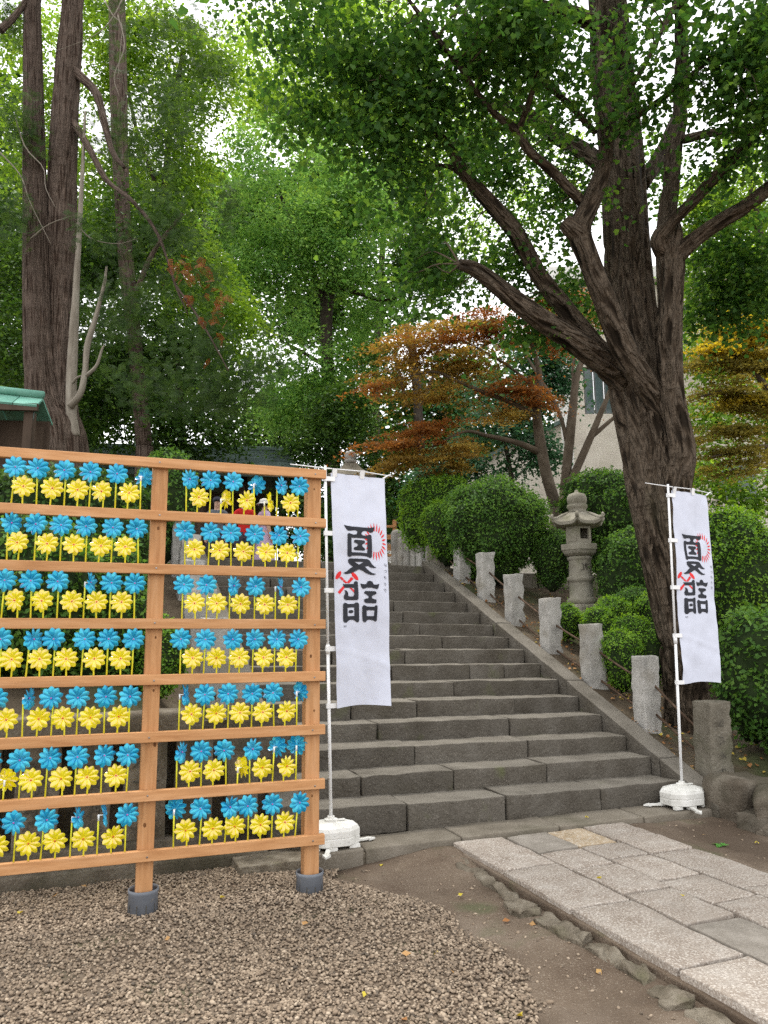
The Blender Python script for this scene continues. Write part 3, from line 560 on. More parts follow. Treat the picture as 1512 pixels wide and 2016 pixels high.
def banner(base, label_f, label_s, seed, rz, lean, hbar):
    base = np.asarray(base, float)
    stnd = thing('banner_stand', base, label_s, 'banner stand', 'white water-tank banner stands', rz)
    # water tank, eight-sided, with feet
    def octa(hx, hy, c=.45): return [(hx, -hy * c), (hx, hy * c), (hx * c * 1.1, hy), (-hx * c * 1.1, hy), (-hx, hy * c), (-hx, -hy * c), (-hx * c * 1.1, -hy), (hx * c * 1.1, -hy)]
    V = []
    for k, z in ((.96, .025), (1, .03), (1, .075), (.985, .078), (.985, .083), (1, .086), (1, .125), (.93, .15), (.55, .172), (.3, .176)): V += [(x * k, y * k, z) for x, y in octa(.2, .145)]
    F = [[i * 8 + j, i * 8 + (j + 1) % 8, (i + 1) * 8 + (j + 1) % 8, (i + 1) * 8 + j] for i in range(9) for j in range(8)] + [list(range(8))[::-1], [72 + j for j in range(8)]]
    me = MB().add(V, F).mesh('water_tank'); link('water_tank', me, 'tank_white', stnd)
    for x, y in ((-.15, -.09), (.15, -.09), (-.15, .09), (.15, .09), (-.03, -.125), (-.03, .125)): link('foot', MB().box((x, y, .0128), (.04, .018, .0128)).mesh('foot'), 'tank_white', stnd)
    for a in (.12, math.pi - .35, -1.95):
        mb = MB(); mb.box((.235, 0, .018), (.07, .016, .007)); mb.add([(.3, -.03, .008), (.36, 0, .008), (.3, .03, .008), (.3, -.03, .026), (.36, 0, .02), (.3, .03, .026)], [[0, 2, 1], [3, 4, 5], [0, 1, 4, 3], [1, 2, 5, 4], [2, 0, 3, 5]]); o = link('outrigger', mb.mesh('outrigger'), 'tank_white', stnd); o.rotation_euler.z = a
    mb = MB(); mb.lathe((0, 0, 0), [(.05, .17), (.05, .19), (.028, .197), (.026, .21), (.02, .212)], 16); mb.box((.05, -.02, .185), (.05, .012, .004)); link('socket', mb.mesh('socket', smooth=False), 'tank_white', stnd)
    H = hbar; lx_ = lean
    mb = MB(); mb.tube([(0, 0, .18), (lx_ * .5, 0, H * .5)], .0125, 12); link('pole', mb.mesh('pole', smooth=True), 'plastic_white', stnd)
    mb = MB(); mb.tube([(lx_ * .5, 0, H * .5 - .03), (lx_ * .5, 0, H * .5 + .04)], .0165, 12); link('pole_joint', mb.mesh('pole_joint', smooth=True), 'plastic_white', stnd)
    mb = MB(); mb.tube([(lx_ * .5, 0, H * .5), (lx_, 0, H + .02)], .0105, 12); link('pole', mb.mesh('pole', smooth=True), 'plastic_white', stnd)
    mb = MB(); mb.tube([(lx_ - .28, 0, H + .012), (lx_, 0, H), (lx_ + .3, 0, H - .006), (lx_ + .56, .0, H - .03)], [.004, .0055, .005, .0035], 8); link('cross_bar', mb.mesh('cross_bar', smooth=True), 'plastic_white', stnd)
    # the banner itself hangs from the stand: its own thing
    loc = base + np.array(Matrix.Rotation(rz, 3, 'Z') @ Vector((lx_ + .045, -.006, H - .035)))
    fl = thing('cloth_banner', loc, label_f, 'banner', 'white cloth banners flanking the steps', rz)
    nu, nv = 26, 80; U_, V_ = np.meshgrid(np.linspace(0, 1, nu + 1), np.linspace(0, 1, nv + 1), indexing='ij'); P = cloth(U_.ravel(), V_.ravel(), seed)
    drop = (-lx_ * BH / H); P[:, 0] += 0; g = np.arange(P.shape[0]).reshape(nu + 1, nv + 1); F = np.stack([g[:-1, :-1], g[:-1, 1:], g[1:, 1:], g[1:, :-1]], -1).reshape(-1, 4)
    sh = lambda W: W + np.stack([W[:, 2] * lx_ / H, 0 * W[:, 0], 0 * W[:, 0]], 1)
    link('cloth', mesh_np('cloth', sh(P), F, smooth=True), 'banner_cloth', fl)
    for ink, off in (('ink_red', .0022), ('ink_black', .0042)):
        for lp in GL[ink]:
            me = print_mesh('printed_mark' if ink == 'ink_red' else 'printed_character', lp, seed, off); C = np.array([v.co[:] for v in me.vertices]); C = sh(C)
            me.vertices.foreach_set('co', C.astype(np.float32).ravel()); me.update(); link(me.name.split('.')[0], me, ink, fl)
    for s_, x, y, sz in [('な', 868, 828, 62), ('つ', 862, 930, 62), ('も', 850, 1032, 62), ('う', 842, 1145, 62), ('で', 836, 1245, 66), ('MT', 215, 1832, 46)]:
        r = text_curve(s_, x, y, sz)
        if r is None: continue
        u, F = r; W = cloth(u[:, 0], u[:, 1], seed); W[:, 1] -= .004; me = MB().add(sh(W), F).mesh('printed_letter'); link('printed_letter', me, 'ink_black', fl)
    # loops
    for x in (.03, .26): 
        mb = MB(); zc = cloth([x / BW], [0], seed)[0]; mb.add([(x - .018, zc[1] - .004, -.03), (x + .018, zc[1] - .004, -.03), (x + .018, -.012, .035), (x - .018, -.012, .035), (x - .018, .012, .038), (x + .018, .012, .038), (x + .018, .008, -.01), (x - .018, .008, -.01)], [[0, 1, 2, 3], [3, 2, 5, 4], [4, 5, 6, 7]]); link('loop', mb.mesh('loop'), 'plastic_white', fl)
    for k, z in enumerate((-.05, -.48, -.92, -1.36, -1.78)):
        x0 = z * lx_ / H; mb = MB(); mb.add([(x0 - .062, -.012, z + .018), (x0 + .03, -.006, z + .018), (x0 + .03, -.006, z - .018), (x0 - .062, -.012, z - .018), (x0 - .062, .02, z + .018), (x0 - .062, .02, z - .018)], [[0, 3, 2, 1], [0, 4, 5, 3]]); link('loop', mb.mesh('loop'), 'plastic_white', fl)
    mb = MB(); mb.tube([(BW - .01, 0, -.02), (BW + .04, .004, .012), (BW + .06, .004, .018)], [.009, .006, .004], 6); link('corner_tie', mb.mesh('corner_tie', smooth=True), 'plastic_white', fl)
bl = S(st(hz(633, 1650, .117))[0], -.17, .117)
banner(bl, 'white cloth banner with black characters hanging beside the pinwheel rack', 'white water-tank banner stand half hidden by the pinwheel rack', 3, SA - .02, -.055, 2.81)
br = S(st(hz(1340, 1585, .117))[0], -.17, .117)
banner(br, 'white cloth banner with black characters hanging in front of the ginkgo trunk', 'white water-tank banner stand on the ledge by the sloping kerb', 8, SA + .05, .08, 2.88)
# ================================================================== BUILDINGS AND PEOPLE BEYOND
def roof_slab(mb, A, B, C, D, th=.06):
    """quad A-B (eave) C-D (ridge) with thickness"""
    Q = np.array([A, B, C, D], float); n_ = np.cross(Q[1] - Q[0], Q[3] - Q[0]); n_ /= np.linalg.norm(n_); mb.add(np.vstack([Q, Q - n_ * th]), [[0, 1, 2, 3], [7, 6, 5, 4], [0, 4, 5, 1], [1, 5, 6, 2], [2, 6, 7, 3], [3, 7, 4, 0]])
# shrine hall behind the rack
E0, E1 = hY(300, 925, 18.5), hY(590, 931, 19.6); K0, K1 = hY(330, 888, 20.6), hY(566, 892, 21.6)
E0 = E0 + (E0 - E1) * .6; K0 = K0 + (K0 - K1) * .75
hall = thing('shrine_hall', np.array([*((E0 + E1) / 2)[:2], TOPZ]), 'dark timber shrine hall with a ribbed copper roof behind the visitors', 'building')
mb = MB(); roof_slab(mb, E0, E1, K1, K0, .12); back = np.array([0, 5., 0]); roof_slab(mb, K0 + [0, .02, 0], K1 + [0, .02, 0], E1 + back, E0 + back, .12); rf = part('roof', mb, 'copper_dark', hall)
for k in range(14):
    t = (k + .5) / 14; a = E0 * (1 - t) + K0 * t; b = E1 * (1 - t) + K1 * t; part('roof_course', MB().tube([a + [0, -.02, .03], b + [0, -.02, .03]], .035, 6), 'copper_dark', rf)
part('ridge', MB().tube([K0 + [0, 0, .06], K1 + (K1 - K0) * .02 + [0, 0, .06]], .13, 8), 'copper_dark', rf)
ed = (E1 - E0) / np.linalg.norm(E1 - E0); dn = np.array([-ed[1], ed[0], 0])
for k in range(6):
    c = E0 + (E1 - E0) * (.05 + .18 * k) + dn * .9; mb = MB(); mb.tube([[c[0], c[1], TOPZ], [c[0], c[1], E0[2] + .3]], .11, 10); part('pillar', mb, 'shrine_wood', hall, True)
c = (E0 + E1) / 2 + dn * 2.2; L = np.linalg.norm(E1 - E0) * .45; Rw = np.stack([ed * [1, 1, 0], dn, [0, 0, 1]], 1)
part('wall', MB().box([c[0], c[1], (TOPZ + E0[2]) / 2], (L, .08, (E0[2] - TOPZ) / 2 - .02), Rw), 'shrine_wood', hall)
for k in range(8):
    q = c - dn * .1 + ed * (-L + L / 4 * (k + .5)); part('lattice_door', MB().box([q[0], q[1], TOPZ + 1.15], (L / 8 - .06, .015, 1.05), Rw), 'old_wood', hall)
part('offertory_box', MB().bevbox([c[0] - dn[0] * 2.2, c[1] - dn[1] * 2.2, TOPZ + .35], (.7, .3, .35), .02, Rw), 'old_wood', hall)
# copper-roofed pavilion at the left edge
PA = hY(86, 778, 10.2); PB = hY(-150, 755, 10.0); 
pv = thing('copper_roofed_pavilion', np.array([PA[0] - 1., PA[1] + .6, 1.6]), 'small timber pavilion with a green copper eave beside the twin conifer', 'pavilion')
mb = MB(); A = PA; B = PB; dirx = (B - A) * [1, 1, 0]; dirx /= np.linalg.norm(dirx); diry = np.array([-dirx[1], dirx[0], 0]) * -1
if diry[1] < 0: diry = -diry
part('ridge', MB().tube([A + [0, 0, .0], A * .5 + B * .5 + [0, 0, .015], B], .055, 10), 'copper_green', pv, True)
for k in range(5):
    t0, t1 = k / 5, (k + 1) / 5; q = MB(); a0 = A + (B - A) * (t0 + .004); a1 = A + (B - A) * (t1 - .004); lo = -diry * .25 + np.array([0, 0, -.22]); roof_slab(q, a1 + lo, a0 + lo + dirx * .0, a0 + [0, 0, -.05], a1 + [0, 0, -.05], .03); part('roof_plate', q, 'copper_green', pv)
    q = MB(); lo2 = diry * .5 + np.array([0, 0, -.28]); roof_slab(q, a0 + lo2, a1 + lo2, a1 + [0, 0, -.04], a0 + [0, 0, -.04], .03); part('roof_plate', q, 'copper_green', pv)
part('eave_board', MB().box(A + (B - A) * .5 - diry * .2 + [0, 0, -.3], (np.linalg.norm(B - A) / 2, .03, .05), np.stack([dirx, diry, [0, 0, 1]], 1)), 'shrine_wood', pv)
for t in (.08, .5, .92):
    q = A + (B - A) * t - diry * .1; z_ = zl(*st(q)); part('post', MB().box([q[0], q[1], (q[2] - .3 + 1.2) / 2], (.06, .06, (q[2] - .3 - 1.2) / 2)), 'shrine_wood', pv)
    q = q + diry * .4; part('post', MB().box([q[0], q[1], (q[2] - .4 + 1.2) / 2], (.06, .06, (q[2] - .4 - 1.2) / 2)), 'shrine_wood', pv)
part('back_wall', MB().box(A + (B - A) * .5 + diry * .35 + [0, 0, -1.3], (np.linalg.norm(B - A) / 2, .03, .95), np.stack([dirx, diry, [0, 0, 1]], 1)), 'shrine_wood', pv)
part('downpipe', MB().tube([A - diry * .15 + dirx * .06 + [0, 0, -.2], A - diry * .1 + dirx * .12 + [0, 0, -.7], A - diry * .1 + dirx * .14 + [0, 0, -1.6]], .015, 8), 'copper_dark', pv, True)
# small shrine-like stone lantern roof behind the banner
LT = hY(690, 1100, 14.0); LT = np.array([LT[0], LT[1], TOPZ]); zt = hY(690, 888, 14.)[2]
sl_ = thing('stone_lantern', LT, 'stone lantern with a wide pagoda roof rising behind the banner by the rack', 'lantern')
H = zt - TOPZ
part('roof', MB().lathe(LT, [(.2, H - .62), (.62, H - .6), (.64, H - .55), (.45, H - .47), (.28, H - .38), (.16, H - .26), (.1, H - .24)], 4, rot=.9), 'old_stone', sl_)
part('finial', MB().lathe(LT, [(.09, H - .24), (.13, H - .2), (.08, H - .17), (.1, H - .14), (.13, H - .08), (.08, H - .02), (.001, H)], 16), 'granite', sl_, True)
part('fire_box', MB().lathe(LT, [(.24, H - 1.05), (.24, H - .62)], 6), 'old_stone', sl_); part('bowl', MB().lathe(LT, [(.15, H - 1.2), (.32, H - 1.12), (.33, H - 1.05), (.2, H - 1.05)], 6), 'old_stone', sl_)
part('shaft', MB().lathe(LT, [(.3, 0), (.3, .12), (.17, .16), (.15, H - 1.2)], 16), 'old_stone', sl_, True)
# votive rack near the stair head
VT = hY(766, 1100, 15.5); VT[2] = TOPZ; vr = thing('votive_plaque_rack', VT, 'small wooden rack of votive plaques beside the stair head', 'rack')
for x in (-.6, .0 + .12): part('post', MB().box(VT + [x, 0, .62], (.04, .04, .62)), 'cedar', vr)
for z in (.3, .5, .7, .9, 1.1): part('rail', MB().box(VT + [-.24, -.045, z], (.4, .015, .025)), 'cedar', vr)
for k in range(12): part('plaque', MB().bevbox(VT + [-.52 + (k % 4) * .17, -.07, .42 + (k // 4) * .22 + rng.uniform(-.01, .01)], (.06, .006, .045), .003), 'cloth_hat' if k % 3 == 0 else 'cedar', vr)
# concrete building behind the ginkgo
BY = 27.; BA = hY(1096, 900, BY); 
bd = thing('concrete_building', np.array([BA[0] + 6, BY + 3, TOPZ - .5]), 'pale beige concrete building half hidden behind the ginkgo and maples', 'building')
z0 = TOPZ - 1.; x0 = BA[0]; topz = hY(1100, 560, BY)[2]
def bwall(name, xa, xb, za, zb, y, m, dep=.3): return part(name, MB().box([(xa + xb) / 2, y + dep, (za + zb) / 2], ((xb - xa) / 2, dep, (zb - za) / 2)), m, bd)
xw0, xw1 = hY(1150, 780, BY)[0], hY(1212, 780, BY)[0]; zw1, zw0 = hY(1170, 722, BY)[2], hY(1170, 815, BY)[2]
bwall('corner_pier', x0, x0 + .55, z0, topz, BY - .35, 'concrete_white'); bwall('wall', x0 + .55, xw0, z0, topz - .05, BY, 'concrete'); bwall('wall', xw0, xw1, z0, zw0, BY, 'concrete'); bwall('wall', xw0, xw1, zw1, topz - .05, BY, 'concrete'); bwall('wall', xw1, x0 + 14, z0, topz - .05, BY, 'concrete')
for k in range(3):
    xa = xw0 + .04 + k * (xw1 - xw0 - .04) / 3; f_ = part('window', MB().box([(xa + (xw1 - xw0) / 6), BY + .2, (zw0 + zw1) / 2], ((xw1 - xw0) / 6 - .025, .04, (zw1 - zw0) / 2 - .02)), 'window_frame', bd); part('pane', MB().box([(xa + (xw1 - xw0) / 6), BY + .155, (zw0 + zw1) / 2], ((xw1 - xw0) / 6 - .07, .008, (zw1 - zw0) / 2 - .07)), 'window_glass', f_)
for k in range(4):
    for lv in range(2):
        xa = xw1 + 1.2 + k * 2.4; za = z0 + 1.6 + lv * 3.; f_ = part('window', MB().box([xa + .6, BY - .03, za + .7], (.75, .03, .7)), 'window_frame', bd); part('pane', MB().box([xa + .6, BY - .065, za + .7], (.67, .006, .62)), 'window_glass', f_)
bwall('roof_parapet', x0 - .1, x0 + 14.2, topz + .003, topz + .5, BY - .45, 'concrete_white', .5); bwall('floor_band', x0 + .56, x0 + 14, zw1 + .3, zw1 + .6, BY - .06, 'concrete_white', .04)
# lower wing with a sloping roof
wa = hY(900, 950, BY - 1)[0]; wb = x0 - .01; mb = MB(); zs0, zs1 = hY(1000, 905, BY - 1)[2], hY(1095, 830, BY - 1)[2]
mb.add([(wa, BY - .9, z0), (wb, BY - .9, z0), (wb, BY - .9, zs1), (wa, BY - .9, zs0 - .5), (wa, BY + 4, z0), (wb, BY + 4, z0), (wb, BY + 4, zs1), (wa, BY + 4, zs0 - .5)], [[0, 1, 2, 3], [5, 4, 7, 6], [4, 0, 3, 7], [1, 5, 6, 2]]); part('wing_wall', mb, 'concrete', bd)
mb = MB(); roof_slab(mb, (wa - .3, BY - 1.2, zs0 - .48), (wb, BY - 1.2, zs1 + .05), (wb, BY + 4.2, zs1 + .05), (wa - .3, BY + 4.2, zs0 - .48), .12); part('wing_roof', mb, 'copper_dark', bd)
far = hY(760, 740, 60.)
fb = thing('distant_white_building', np.array([far[0], 60, TOPZ]), 'distant white building glimpsed between the trees beyond the stair head', 'building')
part('wall', MB().box([far[0], 62, TOPZ + 4.6], (6.5, 2, 4.6)), 'concrete_white', fb)
part('roof', MB().box([far[0], 62, TOPZ + 9.4], (6.8, 2.3, .18)), 'copper_dark', fb)
for k in range(5):
    for lv in range(2): f_ = part('window', MB().box([far[0] - 5 + k * 2.5, 59.97, TOPZ + 3.6 + lv * 3.2], (.7, .04, .8)), 'window_frame', fb); part('pane', MB().box([far[0] - 5 + k * 2.5, 59.92, TOPZ + 3.6 + lv * 3.2], (.62, .01, .72)), 'window_glass', fb if False else f_)

# ---- visitors near the shrine hall
def skin_body(name, joints, edges, root_i, sub=2):
    me = bpy.data.meshes.new(name); me.from_pydata([j[:3] for j in joints], edges, [])
    o = bpy.data.objects.new(name, me); col.objects.link(o); o.modifiers.new('s', 'SKIN'); u = o.modifiers.new('u', 'SUBSURF'); u.levels = sub; u.render_levels = sub
    sv_ = me.skin_vertices[0].data
    for k, j in enumerate(joints): sv_[k].radius = (j[3], j[3] * (j[4] if len(j) > 4 else 1)); sv_[k].use_root = (k == root_i)
    dg = bpy.context.evaluated_depsgraph_get(); out = bpy.data.meshes.new_from_object(o.evaluated_get(dg)); bpy.data.objects.remove(o); bpy.data.meshes.remove(me)
    out.name = name; out.materials.clear(); out.polygons.foreach_set('use_smooth', np.ones(len(out.polygons), bool)); return out
def person(loc, rz, label, hgt, shirt, legs_m, hat, skirt=False, hat_brim=False):
    k = hgt / 1.68; root = thing('person', loc, label, 'person', 'visitors by the shrine hall', rz)
    J = [(0, 0, .92, .13, .8), (0, 0, 1.1, .125, .75), (0, -.01, 1.3, .15, .65), (0, 0, 1.42, .08, .9), (0, -.01, 1.48, .05), (0, -.02, 1.545, .072, 1.05), (0, -.02, 1.62, .078, 1.1), (0, -.015, 1.665, .05)]
    Ed = [(0, 1), (1, 2), (2, 3), (3, 4), (4, 5), (5, 6), (6, 7)]
    for s in (-1, 1):
        b = len(J); J += [(s * .17, 0, 1.39, .06), (s * .22, .01, 1.12, .046), (s * .21, -.06, .9, .036), (s * .205, -.085, .83, .03)]; Ed += [(3, b), (b, b + 1), (b + 1, b + 2), (b + 2, b + 3)]
        for f in range(4):
            t = len(J); J += [(s * (.19 + .012 * f), -.1 - .01 * f, .79, .011), (s * (.188 + .012 * f), -.1 - .01 * f, .745 + .006 * abs(f - 1), .008)]; Ed += [(b + 3, t), (t, t + 1)]
        t = len(J); J += [(s * .18, -.115, .82, .011), (s * .175, -.135, .79, .009)]; Ed += [(b + 3, t), (t, t + 1)]
        l = len(J); J += [(s * .09, 0, .86, .095), (s * .1, -.01, .48, .062), (s * .1, .02, .26, .056), (s * .1, .02, .08, .038), (s * .105, -.1, .035, .035)]; Ed += [(0, l), (l, l + 1), (l + 1, l + 2), (l + 2, l + 3), (l + 3, l + 4)]
    J.append((0, -.105, 1.585, .014)); Ed.append((5, len(J) - 1))        # nose
    J = [(x * k, y * k, z * k, r * k, *q) for (x, y, z, r, *q) in J]
    link('body', skin_body('body', J, Ed, 0, 1), 'skin', root)
    # clothes: a slightly larger skin over torso and sleeves
    T = [(0, 0, .86, .16, .8), (0, 0, 1.1, .15, .75), (0, -.01, 1.3, .17, .68), (0, 0, 1.42, .1, .9)]; Et = [(0, 1), (1, 2), (2, 3)]
    for s in (-1, 1): b = len(T); T += [(s * .17, 0, 1.385, .078), (s * .215, .005, 1.16, .066)]; Et += [(3, b), (b, b + 1)]
    T = [(x * k, y * k, z * k, r * k, *q) for (x, y, z, r, *q) in T]; link('shirt', skin_body('shirt', T, Et, 1), shirt, root)
    mb = MB()
    if skirt: mb.lathe((0, 0, 0), [(.17 * k, .98 * k), (.19 * k, .85 * k), (.24 * k, .5 * k), (.29 * k, .18 * k), (.27 * k, .17 * k)], 20)
    else:
        for s in (-1, 1): mb.tube(np.array([(s * .075, 0, .96), (s * .095, 0, .75), (s * .1, 0, .46)]) * k, np.array([.125, .11, .092]) * k, 14)
    link('skirt' if skirt else 'shorts', mb.mesh('lower', smooth=True), legs_m, root)
    V, F = MB().lathe((0, 0, 0), [(.001, .085), (.05, .08), (.085, .045), (.092, 0), (.088, -.05), (.06, -.08)], 16).V[0], None
    mb = MB().lathe((0, .012 * k, 1.62 * k), [(.001, .098), (.05, .09), (.082, .05), (.089, 0), (.085, -.05), (.05, -.07)], 16); q = mb.V[0]; q[:, 1] += np.where(q[:, 2] < 1.6 * k, .025, 0); link('hair', mb.mesh('hair', smooth=True), 'hair', root)
    if hat:
        mb = MB().lathe((0, -.005, 1.65 * k), [(.105, -.01), (.102, .03), (.085, .07), (.04, .09), (.001, .093)], 20)
        if hat_brim: mb.lathe((0, -.005, 1.645 * k), [(.1, .002), (.17, -.03), (.172, -.027), (.1, .01)], 20)
        else: mb.add([(-.07, -.09, 1.655 * k), (.07, -.09, 1.655 * k), (.05, -.19, 1.645 * k), (-.05, -.19, 1.645 * k), (-.07, -.09, 1.665 * k), (.07, -.09, 1.665 * k), (.05, -.19, 1.655 * k), (-.05, -.19, 1.655 * k)], [[0, 1, 2, 3], [7, 6, 5, 4], [0, 3, 7, 4], [1, 5, 6, 2], [3, 2, 6, 7]])
        link('hat', mb.mesh('hat', smooth=True), hat, root)
pz = TOPZ + .02
for px, Y, rz, lab, h_, a, b, c, sk, br_ in [(428, 15.4, .15, 'person in a grey shirt and dark cap standing by the shrine hall', 1.66, 'cloth_grey', 'cloth_dark', 'cloth_dark', False, False),
        (482, 15.0, 3.3, 'person in a red T-shirt and dark shorts seen from behind', 1.6, 'cloth_red', 'cloth_dark', 'cloth_dark', False, False), (520, 15.2, 2.2, 'person in a pale hat and pink dress beside the red T-shirt', 1.58, 'cloth_pink', 'cloth_pink', 'cloth_hat', True, True)]:
    p_ = hY(px, 1000, Y); p_[2] = pz; person(p_, rz, lab, h_, a, b, c, sk, br_)
# ================================================================== WALLS, POSTS, LANTERN
def granite_post(mb, c, hx, hy, h, seed, lean=(0, 0)):
    V, F = rblock((hx, hy, h / 2 + .1), .01, (5, 5, 18)); q = V.copy()
    V = deform(V + [seed * 5, 0, 0], .011, 11, seed, 4) - [seed * 5, 0, 0]
    V[:, 0] += np.where(q[:, 0] > 0, .024 * fbm(q + [seed, 0, 0], 15, seed + 3), 0)            # rough-hewn face
    V[:, 0] += lean[0] * (V[:, 2] + h / 2); V[:, 1] += lean[1] * (V[:, 2] + h / 2)
    return mb.add(V @ np.array(RS).T + np.asarray(c) + [0, 0, h / 2 - .1], F)
def rail_tube(mb, A, B, sag=.01):
    t = np.linspace(0, 1, 8)[:, None]; p = np.asarray(A) * (1 - t) + np.asarray(B) * t; p[:, 2] -= sag * np.sin(np.pi * t[:, 0]); return mb.tube(p, .0125, 8)
PSV = [.88, 1.75, 2.61, 3.48, 4.28, 5.04]; PZ = [.60, .95, 1.27, 1.67, 2.07, 2.37]; PH = [.78, .78, .80, .77, .76, .76]
rl = thing('granite_post_railing', S(.4, .88, .6), 'rough granite posts joined by two iron bars climbing beside the steps', 'railing')
for i, (v_, z_, h_) in enumerate(zip(PSV, PZ, PH)):
    part('post', granite_post(MB(), S(.4, v_, z_), .105, .1, h_, 20 + i, (rng.uniform(-.02, .02), rng.uniform(-.02, .02))), 'granite', rl, True)
for i in range(5):
    for hh in (.2, .52): part('rail', rail_tube(MB(), S(.42, PSV[i] + .06, PZ[i] + hh), S(.42, PSV[i + 1] - .06, PZ[i + 1] + hh - .05)), 'iron', rl, True)
for hh in (.2, .5): part('rail', rail_tube(MB(), S(.44, PSV[0] - .06, PZ[0] + hh), S(.5, .25, .3 + hh * .75)), 'iron', rl, True)
for hh in (.25, .56): part('rail', rail_tube(MB(), S(.42, 5.1, 2.37 + hh), S(.42, 5.66, 2.66 + hh)), 'iron', rl, True)
o = single('stone_post', granite_post(MB(), S(.42, .03, .22), .13, .11, .76, 40, (.03, 0)), 'old_stone', S(.42, .03, .22), 'dark carved stone post standing between the ginkgo trunk and the path', 'post', smooth=True)
ORG[o.name] = np.array(S(.42, .03, .22))
def strokes(mb, c, R, sz, seed, n=6, off=.0):
    """incised character strokes, as thin flat bars on a face; R columns = right, up, out"""
    r = np.random.default_rng(seed); R = np.array(R)
    for k in range(n):
        a = r.choice([0, 0, math.pi / 2, math.pi / 2, .8, -.8]) + r.normal(0, .1); x, y = r.uniform(-.32, .32, 2) * sz; L = r.uniform(.2, .42) * sz; wd = .045 * sz
        ca, sa = math.cos(a), math.sin(a)
        q = [(-L, -wd), (L, -wd * .5), (L, wd * .5), (-L, wd)]
        P = np.array([[x + ca * p[0] - sa * p[1], y + sa * p[0] + ca * p[1], off + .0012 * k] for p in q]) @ R.T + np.asarray(c)
        mb.add(P, [[0, 1, 2, 3]])
FR = np.stack([SU, [0, 0, 1], -SV], 1)
for k in range(4):
    mb = MB(); strokes(mb, S(.40, -.104, .78 - k * .14), FR, .09, 300 + k, 7, .012); part('carved_character', mb, 'engraving', o)
tp = thing('stone_pillar', S(.38, 5.85, 2.6), 'tall smooth stone pillar with rounded top at the stair head', 'post')
V, F = rblock((.15, .17, .55), .05, (3, 3, 8)); V[:, 2] += -.35 * V[:, 0] ** 2 * 6 * (V[:, 2] > .3); part('shaft', MB().add(deform(V, .006, 5, 4) @ np.array(RS).T + S(.38, 5.85, 3.03), F), 'old_stone', tp, True)
V, F = rblock((.19, .21, .08), .02, (2, 2, 1)); part('plinth', MB().add(V @ np.array(RS).T + S(.38, 5.85, 2.63), F), 'old_stone', tp, True)
ur = thing('granite_post_row', S(.1, 6.4, TOPZ), 'short row of narrow granite posts beyond the stair head pillar', 'railing')
for i, (x, yt, yb, v_, wd) in enumerate([(846, 1040, 1108, 6.2, .06), (831, 1050, 1108, 6.45, .1), (817, 1054, 1109, 6.75, .07), (804, 1059, 1106, 7.1, .07), (792, 1063, 1104, 7.45, .07), (781, 1048, 1104, 7.75, .11)]):
    A = hsv(x, yt, v_); c = S(st(A)[0], v_, TOPZ - .05); V, F = rblock((wd, .1, (A[2] - TOPZ + .1) / 2), .03 if i != 5 else .08, (2, 2, 6)); V = deform(V + [i * 7, 0, 0], .012, 9, 60 + i) - [i * 7, 0, 0]
    part('post', MB().add(V @ np.array(RS).T + c + [0, 0, (A[2] - TOPZ + .1) / 2], F), 'granite', ur, True)
# landing paving beyond the top step
ld = structure('landing', rough((2.4, 1.2, .1), .02, (8, 6, 1), .004, 2, 3).mesh('landing', smooth=True), 'ledge_stone'); ld.location = S(-1.8, 6.0 + 1.2, TOPZ - .098); ld.rotation_euler.z = SA
for i in range(2):
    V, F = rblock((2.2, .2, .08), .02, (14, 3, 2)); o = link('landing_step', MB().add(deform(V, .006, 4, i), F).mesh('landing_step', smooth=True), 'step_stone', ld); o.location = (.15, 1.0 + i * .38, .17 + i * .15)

# ---- carved wall on the left: base course, upright carved slabs, capping beams
lw = thing('carved_stone_wall', S(-5.2, .05, 0), 'low wall of upright carved donor slabs capped with stone beams behind the pinwheel rack', 'wall')
q = WST - .28; k = 0
while q > -9.4:
    L = rng.uniform(.75, 1.15); part('base_stone', rough((L / 2 - .006, .16, .11), .015, (8, 3, 3), .008, 6, 70 + k, S(q - L / 2, .1, .0), RS), 'wall_stone', lw, True)
    L2 = L; part('plinth_stone', rough((L2 / 2 - .005, .12, .06), .012, (6, 3, 2), .005, 7, 90 + k, S(q - L2 / 2 - .2, .16, .165), RS), 'wall_stone', lw, True); q -= L; k += 1
q = WST - .33; k = 0
while q > -9.2:
    L = rng.uniform(.2, .3); hgt = .70 + rng.uniform(-.01, .01); tl = rng.normal(0, .01)
    if k == 0: hgt = .95
    R = Matrix.Rotation(SA + rng.uniform(-.04, .04), 3, 'Z'); cz = .22 + hgt / 2
    sl = part('carved_slab', rough((L / 2, .06, hgt / 2), .012, (4, 2, 8), .006, 8, 120 + k, S(q - L / 2, .17 + rng.uniform(-.02, .02), cz), R), 'wall_stone', lw, True)
    mb = MB()
    for c in range(4): strokes(mb, S(q - L / 2, .085, .22 + hgt - .12 - c * hgt / 4.2), FR, L * .62, 400 + 7 * k + c, 7, .006)
    part('carved_character', mb, 'engraving', sl); q -= L + rng.uniform(.05, .11); k += 1
part('backing_stone', MB().box(S(-6.4, .285, .5), (2.85, .025, .5), RS), 'wall_stone', lw)
q = WST - .75; k = 0
while q > -9.4:
    L = rng.uniform(1.1, 1.6); part('cap_beam', rough((L / 2 - .006, .14, .085), .03, (10, 3, 3), .016, 4, 150 + k, S(q - L / 2, .18, 1.02), RS), 'wall_stone', lw, True); q -= L; k += 1
